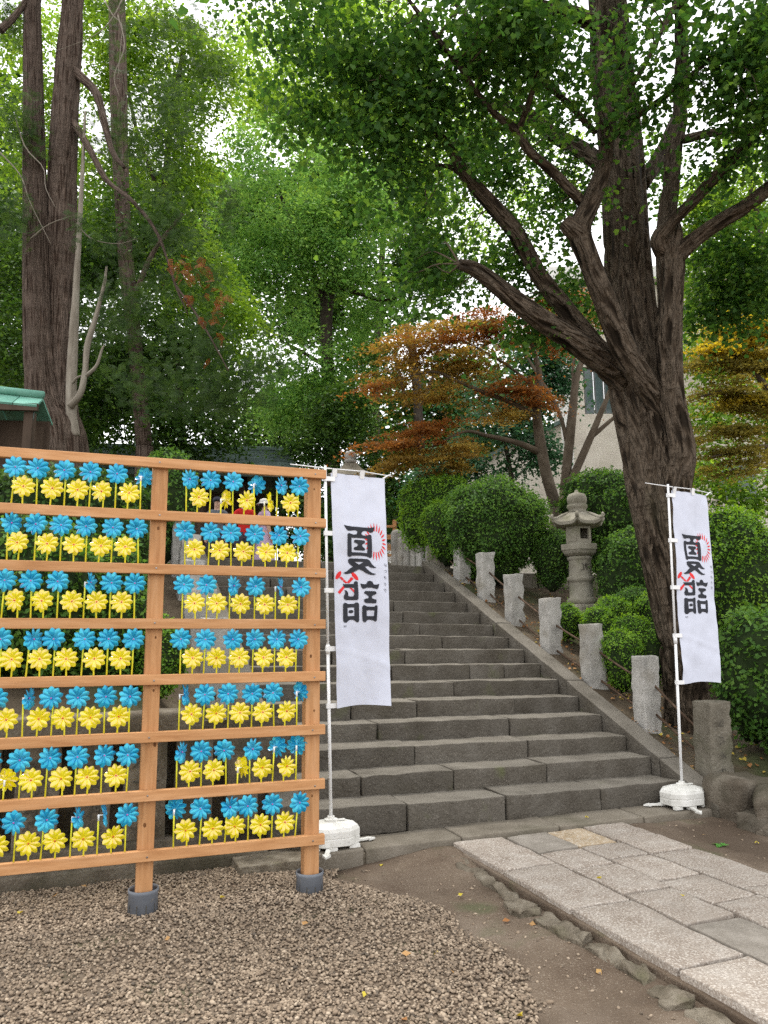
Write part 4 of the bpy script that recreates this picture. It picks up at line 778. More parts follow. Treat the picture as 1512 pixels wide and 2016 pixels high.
# granite posts on the left kerb
ll = thing('granite_post_railing', S(-3.98, .9, .6), 'granite posts joined by iron bars half hidden behind the pinwheel rack', 'railing')
for i, (v_, z_) in enumerate(zip(PSV, PZ)): part('post', granite_post(MB(), S(-3.97, v_, z_ + .03), .12, .1, .82, 220 + i, (rng.uniform(-.03, .03), 0)), 'granite', ll, True)
for i in range(5):
    for hh in (.2, .52): part('rail', rail_tube(MB(), S(-3.98, PSV[i] + .06, PZ[i] + hh), S(-3.98, PSV[i + 1] - .06, PZ[i + 1] + hh - .05)), 'iron', ll, True)

# ---- retaining wall behind the lantern
rw_ = thing('retaining_wall', S(2.4, 5.2, 2.), 'low mossy block retaining wall behind the stone lantern', 'wall')
for row in range(3):
    q = .75 + .2 * row
    while q < 7:
        L = rng.uniform(.5, .85); part('wall_block', rough((L / 2 - .006, .15, .125), .02, (5, 2, 2), .012, 6, 500 + int(q * 9) + row, S(q + L / 2, 5.25 + .03 * row, 1.98 + row * .25), RS), 'old_stone', rw_, True); q += L
# ---- rocks at the foot of the garden
for k, (px, py, Y, r, sq, lab) in enumerate([(1462, 1555, 6.9, (.25, .22, .22), 1, 'big dark flat-faced boulder beside the carved stone post'), (1492, 1590, 6.55, (.15, .15, .11), 1, 'smaller brown boulder tucked under the big dark boulder'),
        (1530, 1550, 6.5, (.2, .18, .19), 1, 'brown boulder at the edge of the dirt, beyond the smaller one'), (1600, 1540, 6.9, (.3, .26, .26), 1, 'large mossy boulder at the far end of the boulder row')]):
    c = hY(px, py, Y); V, F = rblock(r, .06, (6, 6, 6)); V = deform(V + [k * 5, 0, 0], .055, 3., 610 + k, 5) - [k * 5, 0, 0]
    V = V @ np.array(Matrix.Rotation(SA + .3 * k, 3, 'Z')).T; c = np.array([c[0], c[1], r[2] * .8]); single('boulder', MB().add(V + c, F), 'wall_stone', c - [0, 0, r[2] * .8], lab, 'boulder', smooth=True)

# ---- stone lantern
LB = hY(1146, 1196, 11.3); lx, ly, lz = LB; ls = 1.79 / 1.79
ln = thing('stone_lantern', LB, 'tall weathered stone lantern with upturned roof among clipped shrubs', 'lantern')
def hexl(prof, seg=6, rot=.25): return MB().lathe(LB, prof, seg, rot=rot)
part('foundation', hexl([(.33, -.35), (.33, .0), (.31, .03), (.24, .05)], 6), 'lantern_stone', ln)
V0 = MB().lathe(LB, [(.205, .05), (.22, .06), (.22, .11), (.19, .14), (.178, .15), (.17, .36), (.172, .375), (.195, .39), (.2, .42), (.195, .45), (.172, .465), (.168, .48), (.162, .69), (.165, .70), (.185, .72), (.185, .745), (.17, .76)], 28)
shf = part('shaft', V0, 'lantern_stone', ln, True)
mb = MB(); th = math.atan2(-ly + 0, -lx) ; cd = np.array([-lx, -ly, 0]); cd /= np.linalg.norm(cd); rt = np.array([-cd[1], cd[0], 0]); fdir = cd * .9 + rt * .42; fdir /= np.linalg.norm(fdir); rr = np.array([-fdir[1], fdir[0], 0])
strokes(mb, LB + fdir * .168 + [0, 0, .6], np.stack([rr, [0, 0, 1], fdir], 1), .12, 9, 9, .004); part('carved_character', mb, 'engraving', shf)
part('bowl', hexl([(.17, .76), (.215, .775), (.255, .80), (.275, .83), (.285, .85), (.3, .853), (.3, .93), (.285, .94), (.2, .95)], 6), 'lantern_stone', ln)
# fire box: hexagonal ring with an opening
mb = MB(); R1, H0, H1 = .205, .945, 1.21
for k in range(6):
    a0, a1 = .25 + k * math.pi / 3, .25 + (k + 1) * math.pi / 3; p = np.array([[R1 * math.cos(a0), R1 * math.sin(a0)], [R1 * math.cos(a1), R1 * math.sin(a1)]]); mid = p.mean(0); face = np.array([cd[0] * .85 + rt[0] * .5, cd[1] * .85 + rt[1] * .5])
    d_ = (p[1] - p[0]); L = np.linalg.norm(d_); d_ /= L; n_ = mid / np.linalg.norm(mid); Rm = np.array([[d_[0], n_[0], 0], [d_[1], n_[1], 0], [0, 0, 1]])
    ctr = LB + [mid[0] - n_[0] * .02, mid[1] - n_[1] * .02, 0]
    opn = (mid @ face) / np.linalg.norm(mid) > .87 or (mid @ face) / np.linalg.norm(mid) < -.87
    if opn:
        for sx in (-1, 1): mb.box(ctr + Rm @ [sx * (L / 2 - .017), 0, (H0 + H1) / 2], (.0168, .02, (H1 - H0) / 2), Rm)
        mb.box(ctr + Rm @ [0, 0, H0 + .035], (L / 2 - .034, .02, .035), Rm); mb.box(ctr + Rm @ [0, 0, H1 - .018], (L / 2 - .034, .02, .018), Rm)
    else:
        mb.box(ctr + Rm @ [0, 0, (H0 + H1) / 2], (L / 2 - .0005 * k, .02, (H1 - H0) / 2), Rm)
        mb.box(ctr + Rm @ [0, .021, (H0 + H1) / 2], (L / 2 - .03, .006, (H1 - H0) / 2 - .035), Rm)
part('fire_box', mb, 'lantern_stone', ln)
# roof with six upturned corners
Vr = []; seg = 48; prof = [(.20, 1.205), (.36, 1.215), (.385, 1.225), (.385, 1.27), (.35, 1.30), (.29, 1.345), (.22, 1.39), (.165, 1.42), (.14, 1.43)]
for r, z in prof:
    for j in range(seg):
        a = .25 + j * 2 * math.pi / seg; k6 = (j % 8) / 8 * 2 - 1; corner = abs(k6) ** 5; rr_ = r * (math.cos(math.pi / 6) / math.cos((j % 8) / 8 * math.pi / 3 - math.pi / 6)) if r > .18 else r
        up = corner * max(0, (r - .26)) * .55; Vr.append((lx + rr_ * (1 + .1 * corner * (r > .3)) * math.cos(a), ly + rr_ * (1 + .1 * corner * (r > .3)) * math.sin(a), lz + z + up))
Fr = [[i * seg + j, i * seg + (j + 1) % seg, (i + 1) * seg + (j + 1) % seg, (i + 1) * seg + j] for i in range(len(prof) - 1) for j in range(seg)] + [list(range(seg))[::-1]]
roof = part('roof', MB().add(np.array(Vr), Fr), 'lantern_stone', ln)
for k in range(6):
    a = .25 + k * math.pi / 3; e = np.array([math.cos(a), math.sin(a), 0]); mb = MB()
    mb.tube([LB + e * .16 + [0, 0, 1.425], LB + e * .25 + [0, 0, 1.385], LB + e * .34 + [0, 0, 1.335], LB + e * .41 + [0, 0, 1.325], LB + e * .435 + [0, 0, 1.36], LB + e * .415 + [0, 0, 1.39]], [.018, .022, .026, .03, .026, .018], 8); part('corner_scroll', mb, 'lantern_stone', roof, True)
part('finial', MB().lathe(LB, [(.13, 1.43), (.14, 1.45), (.12, 1.47), (.14, 1.49), (.155, 1.52), (.15, 1.55), (.125, 1.56), (.14, 1.575), (.148, 1.62), (.145, 1.67), (.12, 1.715), (.06, 1.735), (.03, 1.745), (.028, 1.77), (.015, 1.785), (.0005, 1.79)], 28), 'lantern_stone', ln, True)

# ================================================================== VEGETATION
TPL = {
 'oval': (np.array([(0, 0, 0), (.3, .45, .04), (0, 1, 0), (-.3, .45, .04)], float), np.array([[0, 1, 2, 3]])),
 'fan': (np.array([(0, 0, 0), (.5, .5, .06), (.34, .92, .0), (0, .8, .05), (-.34, .92, .0), (-.5, .5, .06)], float), np.array([[0, 1, 2, 3], [0, 3, 4, 5]])),
 'star': (np.array([(0, 0, 0), (.55, .35, 0), (.12, .5, .03), (0, 1, 0), (-.12, .5, .03), (-.55, .35, 0)], float), np.array([[0, 1, 2, 3], [0, 3, 4, 5]])),
}
_v = []; _f = []
for k in range(6):
    y = k / 6; L = .40 * (1 - y * .8); wd = .03
    for s in (-1, 1):
        b = len(_v); _v += [(0, y, 0), (s * L, y + L * .75, -.06), (s * (L * .9), y + L * .75 + wd * 1.6, -.06), (0, y + wd * 1.8, 0)]; _f.append([b, b + 1, b + 2, b + 3])
TPL['spray'] = (np.array(_v, float), np.array(_f))
def unit(v): return v / (np.linalg.norm(v, axis=1, keepdims=True) + 1e-9)
def leaves(name, C, nrm, size, tpl, m, parent, tint, dirv=None, tilt=.6, curl=True):
    TV, TF = TPL[tpl]; n = len(C)
    nrm = unit(nrm + tilt * rng.standard_normal((n, 3)))
    d = rng.standard_normal((n, 3)) if dirv is None else dirv + .35 * rng.standard_normal((n, 3))
    d = unit(d - nrm * (d * nrm).sum(1, keepdims=True)); x = np.cross(d, nrm)
    V = C[:, None] + size[:, None, None] * (TV[None, :, 0:1] * x[:, None] + (TV[None, :, 1:2] - .4) * d[:, None] + TV[None, :, 2:3] * nrm[:, None])
    F = (TF[None] + (np.arange(n) * len(TV))[:, None, None]).reshape(-1, TF.shape[1])
    V = V.reshape(-1, 3) - ORG[parent.name]
    return link(name, mesh_np(name, V, F, tint=np.repeat(np.clip(tint, 0, 1), len(TV))), m, parent)
def blob_points(blobs, n, shell=.55, seed=0, gap=.0, gscale=1.3):
    """clump centres through px blobs (px, py, Y, rx, ry[, depth m, weight])"""
    wts = np.array([b[3] * b[4] * (b[6] if len(b) > 6 else 1) * (b[2] / 20) ** 2 for b in blobs], float); wts /= wts.sum(); out = []; rad = []
    for b, w_ in zip(blobs, wts):
        k = int(n * w_) + 1; c = hY(b[0], b[1], b[2]); s = b[2] / FPX; R = np.array([b[3] * s, (b[5] if len(b) > 5 and b[5] else (b[3] + b[4]) / 2 * s), b[4] * s])
        d = unit(rng.standard_normal((k, 3))); r = (shell + (1 - shell) * rng.random(k)) ** .7; P = c + d * r[:, None] * R; out.append(P); rad.append(d)
    P = np.concatenate(out); D = np.concatenate(rad)
    if gap: kp = fbm(P, gscale, 900 + seed) > -1 + gap; P = P[kp]; D = D[kp]
    return P, D
def crown(parent, blobs, nclump, per, size, m, tpl='oval', spreadr=.25, flat=.45, gap=.5, gscale=.8, seed=0, tiltn=.55, name='crown', tv=.18, up=1., shell=.3):
    P, D = blob_points(blobs, nclump, shell, seed, gap, gscale); n = len(P)
    off = rng.standard_normal((n, per, 3)) * spreadr; off[:, :, 2] *= flat
    off[:, :, 2] -= .35 * (off[:, :, 0] ** 2 + off[:, :, 1] ** 2) / max(spreadr, .01)
    C = (P[:, None] + off).reshape(-1, 3); nr = np.repeat(D * .5 + [0, 0, up], per, 0); t = np.repeat(.5 + .16 * rng.standard_normal(n), per) + tv * rng.standard_normal(n * per)
    sz = size * rng.uniform(.7, 1.25, len(C)); return leaves(name, C, nr, sz, tpl, m, parent, t, tilt=tiltn)
def limb(mb, path, n=24, seg=16, ridge=.0, rf=(9, 1.6), seed=0, flare=0):
    """path rows: px, py, depth Y, width in px"""
    Q = []
    for (x, y, Y, wpx) in path: Q.append([*hY(x, y, Y), wpx / 2 * Y / FPX * .99])
    Q = spline(Q, n); r = np.maximum(Q[:, 3], .002)
    V, F, uv = tube(Q[:, :3], r, seg)
    if ridge:
        R_ = np.repeat(r, seg + 1); ctr = np.repeat(Q[:, :3], seg + 1, 0); dr = (V - ctr) / R_[:, None]; th = np.tile(np.arange(seg + 1) * 2 * math.pi / seg, n)
        P = np.stack([np.cos(th) * R_ * rf[0], np.sin(th) * R_ * rf[0], uv[:, 1] * rf[1]], 1)
        w1 = fbm(P * .35, 1, seed + 7, 2); rg = .4 - 1.7 * np.exp(-(vnoise(P + w1[:, None] * 1.4, 1, seed) / .2) ** 2); lump = fbm(P * [.22, .22, .5], 1, seed + 3, 2)
        V = V + dr * (ridge * rg + .08 * R_ * lump)[:, None]
    return mb.add(V, F, uv)
def twigs(mb, starts, ends, r0=.02, seg=5):
    for a, b in zip(starts, ends):
        m_ = (a + b) / 2 + rng.standard_normal(3) * np.linalg.norm(b - a) * .09; mb.tube(spline([a, m_, b], 6), np.linspace(r0, r0 * .3, 6), seg)

# ---- the ginkgo
GY = 8.9; gb = S(*st(hY(1340, 1440, GY)), 0); gb[2] = zr(*st(gb)) - .05
gk = thing('ginkgo_tree', gb, 'huge old ginkgo with furrowed bark and several upswept limbs beside the steps', 'tree')
tr = MB(); limb(tr, [(1392, 1530, 8.8, 200), (1380, 1470, 8.83, 139), (1368, 1400, 8.85, 110), (1353, 1300, 8.88, 99), (1334, 1180, 8.9, 101), (1314, 1060, 8.9, 108), (1298, 960, 8.9, 118), (1280, 860, 8.95, 118), (1255, 740, 9, 115), (1240, 600, 9.05, 101), (1230, 450, 9.1, 94), (1216, 250, 9.2, 90), (1200, 80, 9.3, 85), (1190, -200, 9.4, 74), (1180, -700, 9.6, 44)], 330, 140, .03, (10, 1.5), 3)
part('trunk', tr, 'bark_ginkgo', gk, True)
LB_ = {
 'r': [(1312, 1060, 8.85, 54), (1326, 985, 8.65, 59), (1340, 905, 8.52, 59), (1338, 860, 8.48, 54), (1322, 780, 8.45, 51), (1318, 680, 8.45, 50), (1319, 580, 8.45, 51), (1320, 480, 8.45, 59), (1316, 420, 8.5, 43), (1326, 300, 8.55, 34), (1341, 200, 8.6, 32), (1341, 0, 8.7, 24), (1345, -250, 8.9, 18)],
 'r1': [(1335, 500, 8.4, 44), (1365, 475, 8.3, 36), (1420, 435, 8.1, 33), (1470, 405, 7.9, 31), (1512, 372, 7.7, 29), (1620, 290, 7.3, 24), (1760, 150, 6.9, 14)],
 'r2': [(1310, 500, 8.45, 40), (1296, 470, 8.3, 34), (1320, 440, 8.2, 28), (1370, 390, 8., 26), (1420, 335, 7.8, 26), (1465, 285, 7.7, 24), (1512, 235, 7.6, 22), (1600, 150, 7.3, 15)],
 'r3': [(1345, 275, 8.5, 18), (1400, 262, 8.2, 18), (1450, 258, 8., 17), (1512, 240, 7.8, 15)],
 'b': [(1318, 850, 8.9, 40), (1300, 805, 8.7, 52), (1264, 745, 8.5, 54), (1225, 680, 8.35, 52), (1190, 590, 8.2, 49), (1158, 510, 8.1, 48), (1140, 455, 8.05, 52), (1160, 405, 8., 44), (1188, 335, 7.95, 36), (1195, 275, 7.9, 32), (1205, 232, 7.9, 22)],
 'b0': [(1150, 470, 8.05, 40), (1125, 448, 8.0, 40), (1112, 436, 8.0, 30)],
 'b1': [(1192, 275, 7.9, 18), (1181, 200, 7.8, 13), (1180, 120, 7.7, 12), (1178, 0, 7.5, 10), (1176, -150, 7.3, 7)],
 'b2': [(1200, 240, 7.9, 15), (1225, 195, 7.7, 13), (1262, 140, 7.5, 12), (1321, 26, 7.2, 10), (1370, -80, 7., 7)],
 'b3': [(1206, 270, 7.85, 16), (1260, 225, 7.6, 14), (1330, 175, 7.3, 13), (1420, 95, 7., 11), (1515, 15, 6.7, 9), (1620, -90, 6.5, 6)],
 'b4': [(1172, 262, 7.95, 15), (1120, 205, 7.7, 14), (1060, 155, 7.5, 13), (1000, 100, 7.3, 11), (940, 52, 7.1, 9), (850, -40, 6.9, 6)],
 'b5': [(1148, 400, 8., 24), (1090, 340, 7.8, 22), (1040, 295, 7.6, 20), (1018, 258, 7.5, 20), (965, 215, 7.3, 14), (905, 132, 7.1, 12), (850, 60, 6.9, 10), (790, -20, 6.7, 7)],
 'b6': [(1020, 262, 7.5, 15), (1045, 190, 7.3, 13), (1068, 105, 7.1, 12), (1095, -10, 6.9, 9)],
 'c': [(1262, 790, 9.0, 50), (1222, 742, 8.85, 60), (1172, 700, 8.62, 52), (1120, 663, 8.4, 46), (1060, 625, 8.2, 44), (1000, 578, 8., 40), (940, 533, 7.8, 32), (905, 520, 7.7, 22)],
 'd': [(1250, 780, 9.05, 40), (1208, 725, 8.9, 48), (1165, 675, 8.75, 46), (1110, 605, 8.6, 42), (1060, 540, 8.5, 38), (1015, 458, 8.3, 38), (965, 400, 8.2, 34), (915, 342, 8., 28), (875, 278, 7.8, 20), (800, 190, 7.5, 12)],
 'd1': [(925, 355, 8.05, 16), (890, 330, 8., 12), (862, 325, 7.9, 8)],
 'e': [(1222, 360, 9.15, 40), (1160, 305, 9.5, 38), (1090, 265, 9.8, 32), (1020, 215, 10., 26), (930, 205, 10.3, 20)],
 'f': [(1262, 360, 9.3, 40), (1292, 320, 9.4, 34), (1310, 280, 9.5, 26), (1350, 180, 9.8, 18)],
 'g': [(1200, 60, 9.3, 40), (1130, 30, 9., 38), (1060, 15, 8.6, 36), (1000, -10, 8.2, 32), (900, -60, 7.8, 24)],
}
for k, (nm, pth) in enumerate(LB_.items()):
    big = pth[0][3] > 40; mb = MB(); limb(mb, pth, 150 if big else 28, 60 if big else 12, .016 if big else .004, (12, 2.0) if big else (14, 3), 20 + k); part('limb', mb, 'bark_ginkgo', gk, True)
GB = [(560, 60, 7.2, 150, 130, 0, .6), (700, 130, 7.3, 160, 150, 0, .55), (620, 220, 7.6, 130, 90, 0, .6), (820, 90, 7.2, 130, 150, 0, .6), (760, 260, 7.5, 150, 110, 0, .65), (860, 200, 7.6, 90, 120, 0, .65), (800, 380, 8., 110, 90, 0, .6), (880, 430, 8.3, 90, 80, 0, .65), (840, 520, 8.4, 70, 80), (880, 570, 8.3, 50, 50), (960, 100, 7.2, 80, 120), (1000, 500, 8.6, 80, 70),
      (1080, 440, 8.6, 60, 60), (1060, 560, 8.8, 70, 60), (1040, 640, 8.6, 60, 45), (960, 250, 7.7, 60, 70, 0, .6), (1060, 80, 7., 90, 90), (1150, 120, 7.3, 120, 120, 0, .5), (1270, 100, 7.2, 120, 120, 0, .5), (1240, 220, 7.6, 80, 70, 0, .4), (1390, 120, 7.1, 130, 140), (1480, 200, 7.2, 100, 120), (1420, 320, 7.8, 90, 60, 0, .5), (1480, 60, 6.8, 120, 110),
      (1180, 400, 8.2, 40, 40, 0, .5), (1430, 480, 9.3, 100, 80), (1480, 560, 9.3, 90, 90), (1400, 600, 9.6, 70, 60), (1080, 250, 8.2, 70, 60, 0, .5), (700, 10, 6.6, 200, 80), (1000, 10, 6.5, 160, 60), (480, 20, 7.3, 60, 70), (1000, 330, 10, 130, 140, 0, .8), (930, 300, 10.4, 80, 110, 0, .8), (1110, 370, 10, 60, 90, 0, .8), (1040, 150, 10, 110, 110, 0, .5), (1290, 330, 10.5, 60, 120, 0, .5), (900, 60, 9.5, 100, 90, 0, .6), (1115, 555, 9.7, 50, 45, 0, .9), (1150, 610, 9.8, 40, 40, 0, .7)]
crown(gk, GB, 3300, 14, .066, 'leaf_ginkgo', 'fan', .17, .6, .8, 1.5, 1, .8, shell=.0)
GU = [(600, -250, 7.5, 300, 220), (1000, -300, 7.5, 350, 250), (1400, -250, 7.5, 300, 250), (1250, -600, 9, 500, 300), (1700, 100, 8, 220, 300), (900, -600, 9.5, 400, 250), (1750, 500, 9.5, 200, 200)]  # ginkgo's unseen upper crown, added and thickened to shade the steps
crown(gk, GU, 2600, 12, .13, 'leaf_ginkgo', 'fan', .3, .6, .5, .8, 2, .8, shell=.0)
# twigs: each runs from the nearest limb out to a clump of leaves
LP = np.concatenate([spline([[*hY(x, y, Y), wd] for (x, y, Y, wd) in pth], 24)[:, :3] for pth in LB_.values()])
TP, _d = blob_points(GB, 420, .0, 1, .8, 1.5)
k_ = 0
for q in TP:
    dd = np.linalg.norm(LP - q, axis=1); a_ = LP[dd.argmin()]; L = dd.min()
    if L < .15 or L > .85 or k_ >= 220: continue
    m1 = a_ * .6 + q * .4 + rng.standard_normal(3) * .07 * L + [0, 0, .08 * L]; m2 = a_ * .25 + q * .75 + rng.standard_normal(3) * .06 * L + [0, 0, .06 * L]
    mb = MB(); mb.tube(spline([a_, m1, m2, q], 8), np.linspace(.006 + .008 * L, .0025, 8), 5); part('twig', mb, 'bark_maple', gk, True); k_ += 1

# ---- twin conifer at the left
cb = hY(105, 1010, 13.); cb[2] = zl(*st(cb)) - .1
cf = thing('twin_conifer_tree', cb, 'tall reddish twin-trunked conifer with shaggy bark beside the copper pavilion', 'tree')
mb = MB(); limb(mb, [(118, 1060, 13., 175), (112, 940, 13., 135), (105, 850, 13., 120), (88, 780, 12.95, 75), (76, 650, 12.9, 60), (70, 480, 12.9, 50), (66, 250, 12.9, 43), (64, 60, 12.9, 38), (62, -200, 12.9, 32)], 110, 44, .02, (16, .7), 5); part('trunk', mb, 'bark_conifer', cf, True)
mb = MB(); limb(mb, [(120, 860, 13.05, 80), (118, 760, 13.1, 66), (118, 600, 13.1, 62), (122, 400, 13.1, 60), (130, 200, 13.1, 54), (142, 0, 13.1, 48), (148, -200, 13.1, 42)], 110, 40, .02, (16, .7), 6); part('trunk', mb, 'bark_conifer', cf, True)
mb = MB(); limb(mb, [(145, 860, 12.8, 26), (140, 800, 12.8, 22), (143, 700, 12.8, 20), (150, 560, 12.8, 14), (160, 380, 12.8, 9), (168, 220, 12.8, 5)], 50, 14, .006, (20, 1.5), 7); part('dead_stem', mb, 'dead_wood', cf, True)
mb = MB(); limb(mb, [(138, 800, 12.7, 14), (158, 775, 12.6, 13), (168, 730, 12.6, 13), (172, 680, 12.6, 13), (190, 620, 12.6, 10), (205, 560, 12.6, 7), (210, 525, 12.6, 4)], 40, 12, .004, (20, 2), 8); limb(mb, [(170, 740, 12.6, 9), (190, 720, 12.6, 7), (200, 690, 12.6, 5), (205, 680, 12.6, 3)], 14, 8); limb(mb, [(138, 760, 12.75, 6), (150, 745, 12.7, 5), (160, 740, 12.65, 4)], 8, 8); part('dead_branch', mb, 'dead_wood', cf, True)
for pth in [[(132, 125, 13.1, 16), (158, 150, 13, 20), (190, 185, 12.8, 18), (205, 240, 12.6, 16), (222, 300, 12.5, 13), (245, 330, 12.4, 8)], [(125, 215, 13.1, 14), (150, 250, 13, 16), (180, 300, 12.7, 14), (210, 355, 12.5, 12), (260, 395, 12.2, 9), (310, 460, 12., 7), (345, 560, 11.9, 5), (370, 620, 11.8, 3)], [(0, 60, 12.6, 16), (30, 30, 12.7, 14), (60, -10, 12.8, 12)], [(345, 560, 11.9, 5), (400, 640, 11.8, 4), (450, 730, 11.7, 3)]]:
    mb = MB(); limb(mb, pth, 30, 10, .004, (14, 3), 9); part('limb', mb, 'bark_conifer', cf, True)
mb = MB()
for pts in [[(30, 230), (50, 290), (85, 330), (90, 370), (110, 410)], [(205, 0), (222, 30), (240, 50), (238, 90), (232, 150)], [(240, 0), (225, 30), (200, 60), (165, 80), (110, 100)], [(0, 300), (40, 345), (60, 400), (100, 480)], [(150, 440), (180, 470), (230, 480), (270, 470)], [(60, 470), (100, 440), (160, 420)], [(232, 30), (245, 90), (225, 150), (235, 190)]]:
    mb = MB(); q = [[*hY(x, y, 12.2)] for x, y in pts]; mb.tube(spline(q, 14), np.linspace(.013, .004, 14), 5); part('bare_twig', mb, 'dead_wood', cf, True)
CB = [(40, 250, 12.3, 60, 120), (20, 420, 12.2, 60, 90), (200, 470, 12.2, 80, 40), (180, 430, 12.1, 60, 30), (300, 90, 13.6, 120, 100), (240, 280, 13.4, 90, 110), (330, 250, 13., 90, 130), (400, 110, 13.5, 90, 120), (320, 430, 12.6, 90, 110), (270, 600, 12.9, 90, 110), (390, 560, 12.4, 70, 120), (400, 700, 12.3, 90, 90), (480, 760, 12.5, 80, 70), (520, 700, 12.8, 60, 70), (300, 760, 12.9, 110, 70), (190, 620, 13.6, 60, 100), (420, 790, 12.6, 110, 50), (20, 40, 13, 60, 80), (140, -150, 13, 250, 150), (440, 400, 13.4, 60, 90)]
P, D = blob_points(CB, 9000, .1, 4, .66, 1.2); n = len(P); dv = np.tile([[.25, -.1, -.8]], (n, 1)) + rng.standard_normal((n, 3)) * .4
leaves('foliage', P, np.tile([[0, -.6, .5]], (n, 1)), rng.uniform(.11, .22, n), 'spray', 'leaf_conifer', cf, .5 + .2 * rng.standard_normal(n), dv, .55)
P, D = blob_points([(350, 525, 11.9, 30, 8), (375, 590, 11.8, 25, 12), (410, 640, 11.8, 25, 15), (440, 670, 11.8, 20, 12), (400, 715, 11.7, 14, 6), (380, 540, 11.8, 50, 40), (430, 600, 11.8, 40, 60)], 60, .0); leaves('withered_foliage', P, np.tile([[0, -.6, .5]], (len(P), 1)), rng.uniform(.12, .22, len(P)), 'spray', 'leaf_rust', cf, rng.random(len(P)), np.tile([[.2, -.1, -.9]], (len(P), 1)), .6)

# ---- trees further back
def tree(name, label, base, paths, bark, blobs, ncl, per, size, m, tpl='oval', group=None, **kw):
    b = hY(*base); b[2] = TOPZ - .1; t = thing(name, b, label, 'tree', group); mb = MB()
    foot = paths[0][0]; q = hY(foot[0], foot[1], foot[2])
    mb.tube([[q[0], q[1], TOPZ - .3], q], [foot[3] / 2 * foot[2] / FPX * 1.15, foot[3] / 2 * foot[2] / FPX], 14)
    for k, p_ in enumerate(paths): limb(mb, p_, 30, 14, .008 if p_[0][3] > 15 else 0, (9, 1.5), 50 + k)
    part('trunk', mb, bark, t, True); crown(t, blobs, ncl, per, size, m, tpl, **kw); return t
tree('evergreen_tree', 'tall straight-trunked evergreen standing behind the twin conifer', (270, 900, 17), [[(285, 880, 17, 34), (275, 780, 17, 32), (262, 640, 17, 30), (245, 480, 17, 32), (235, 250, 17, 36), (230, 0, 17, 34), (228, -200, 17, 30)], [(258, 600, 17, 12), (300, 500, 16.8, 10), (360, 420, 16.5, 7)]], 'bark_conifer',
     [(180, 700, 17.5, 110, 120), (330, 650, 18, 110, 120), (230, 820, 17.5, 150, 70), (120, 560, 18, 90, 130), (60, 720, 17.5, 90, 160), (20, 560, 18, 80, 120), (390, 840, 18.5, 90, 60), (250, 450, 18, 120, 90), (30, 860, 17, 80, 80)], 560, 115, .12, 'leaf_dark', group='trees behind the steps', gap=.85, spreadr=.33, flat=.45, shell=.5)
tree('leafy_tree', 'dark leafy tree with a forked trunk behind the evergreen', (330, 860, 21), [[(360, 860, 21, 16), (345, 700, 21, 15), (320, 500, 21, 14), (330, 300, 21, 12), (360, 100, 21, 10)], [(330, 420, 21, 10), (270, 260, 21, 8), (240, 100, 21, 6)]], 'bark_dark',
     [(300, 340, 21, 120, 120), (400, 250, 21, 80, 110, 0, .7), (190, 320, 21, 90, 130), (330, 120, 21, 130, 110), (210, 90, 21, 110, 110), (90, 250, 21.5, 80, 160), (60, 60, 21.5, 70, 70, 0, .6), (440, 90, 21, 60, 80), (370, 520, 20.5, 80, 110), (440, 620, 20.5, 70, 80)], 540, 120, .14, 'leaf_bright', group='trees behind the steps', gap=.8, spreadr=.42, flat=.42, shell=.4)
tree('camphor_tree', 'tall blue-green broadleaf tree rising straight behind the stair head', (640, 880, 25), [[(655, 880, 25, 30), (648, 760, 25, 28), (642, 660, 25, 26), (645, 590, 25, 28), (660, 540, 25, 20), (690, 460, 25, 14), (720, 380, 25, 9)], [(640, 600, 25, 18), (610, 520, 25, 14), (570, 430, 25, 10), (540, 350, 25, 6)], [(640, 720, 25, 10), (590, 690, 24.8, 7), (550, 670, 24.6, 4)], [(655, 560, 25, 12), (750, 590, 25, 7), (800, 580, 25, 4)]], 'bark_dark',
     [(600, 360, 24, 150, 70), (500, 420, 24.3, 90, 70), (680, 420, 24, 110, 70), (590, 450, 23.6, 120, 60), (540, 500, 24, 110, 60), (680, 520, 24.2, 90, 60), (740, 470, 24.8, 60, 80), (480, 560, 24.3, 80, 60), (600, 560, 24.6, 70, 50), (640, 690, 24.3, 90, 70), (560, 640, 24.6, 80, 60, 0, .8), (700, 660, 25, 60, 50), (650, 790, 24.3, 90, 60), (560, 300, 24.8, 130, 50), (680, 340, 25, 110, 50), (740, 590, 25.5, 60, 50), (450, 330, 25.5, 60, 40, 0, .7), (560, 780, 25, 80, 60)], 640, 165, .135, 'leaf_mid', group='trees behind the steps', gap=.9, gscale=.9, spreadr=.42, flat=.42, shell=.55)
tree('dark_tree', 'dark narrow-trunked tree behind the orange maple', (825, 930, 21), [[(830, 935, 21, 22), (826, 860, 21, 20), (820, 760, 21, 20), (812, 690, 21, 17), (800, 640, 21, 12)], [(826, 800, 21, 10), (845, 760, 21, 8), (858, 730, 21, 5)], [(800, 800, 21.2, 8), (790, 750, 21.2, 7), (775, 690, 21.2, 5)]], 'bark_dark',
     [(760, 700, 21.5, 60, 40, 0, .6), (680, 800, 21, 80, 60), (620, 860, 21, 80, 50), (740, 860, 21, 80, 50), (760, 940, 21, 70, 60), (690, 930, 21, 70, 50), (790, 1000, 21, 60, 50), (880, 880, 21.5, 70, 40, 0, .6), (620, 930, 20.6, 60, 40), (840, 560, 23, 60, 60), (800, 480, 23, 60, 60), (860, 480, 23, 60, 90), (590, 1010, 20, 60, 70), (670, 1010, 19, 70, 70), (735, 1020, 19.5, 50, 60)], 560, 105, .115, 'leaf_dark', group='trees behind the steps', gap=.8, spreadr=.33, flat=.45)
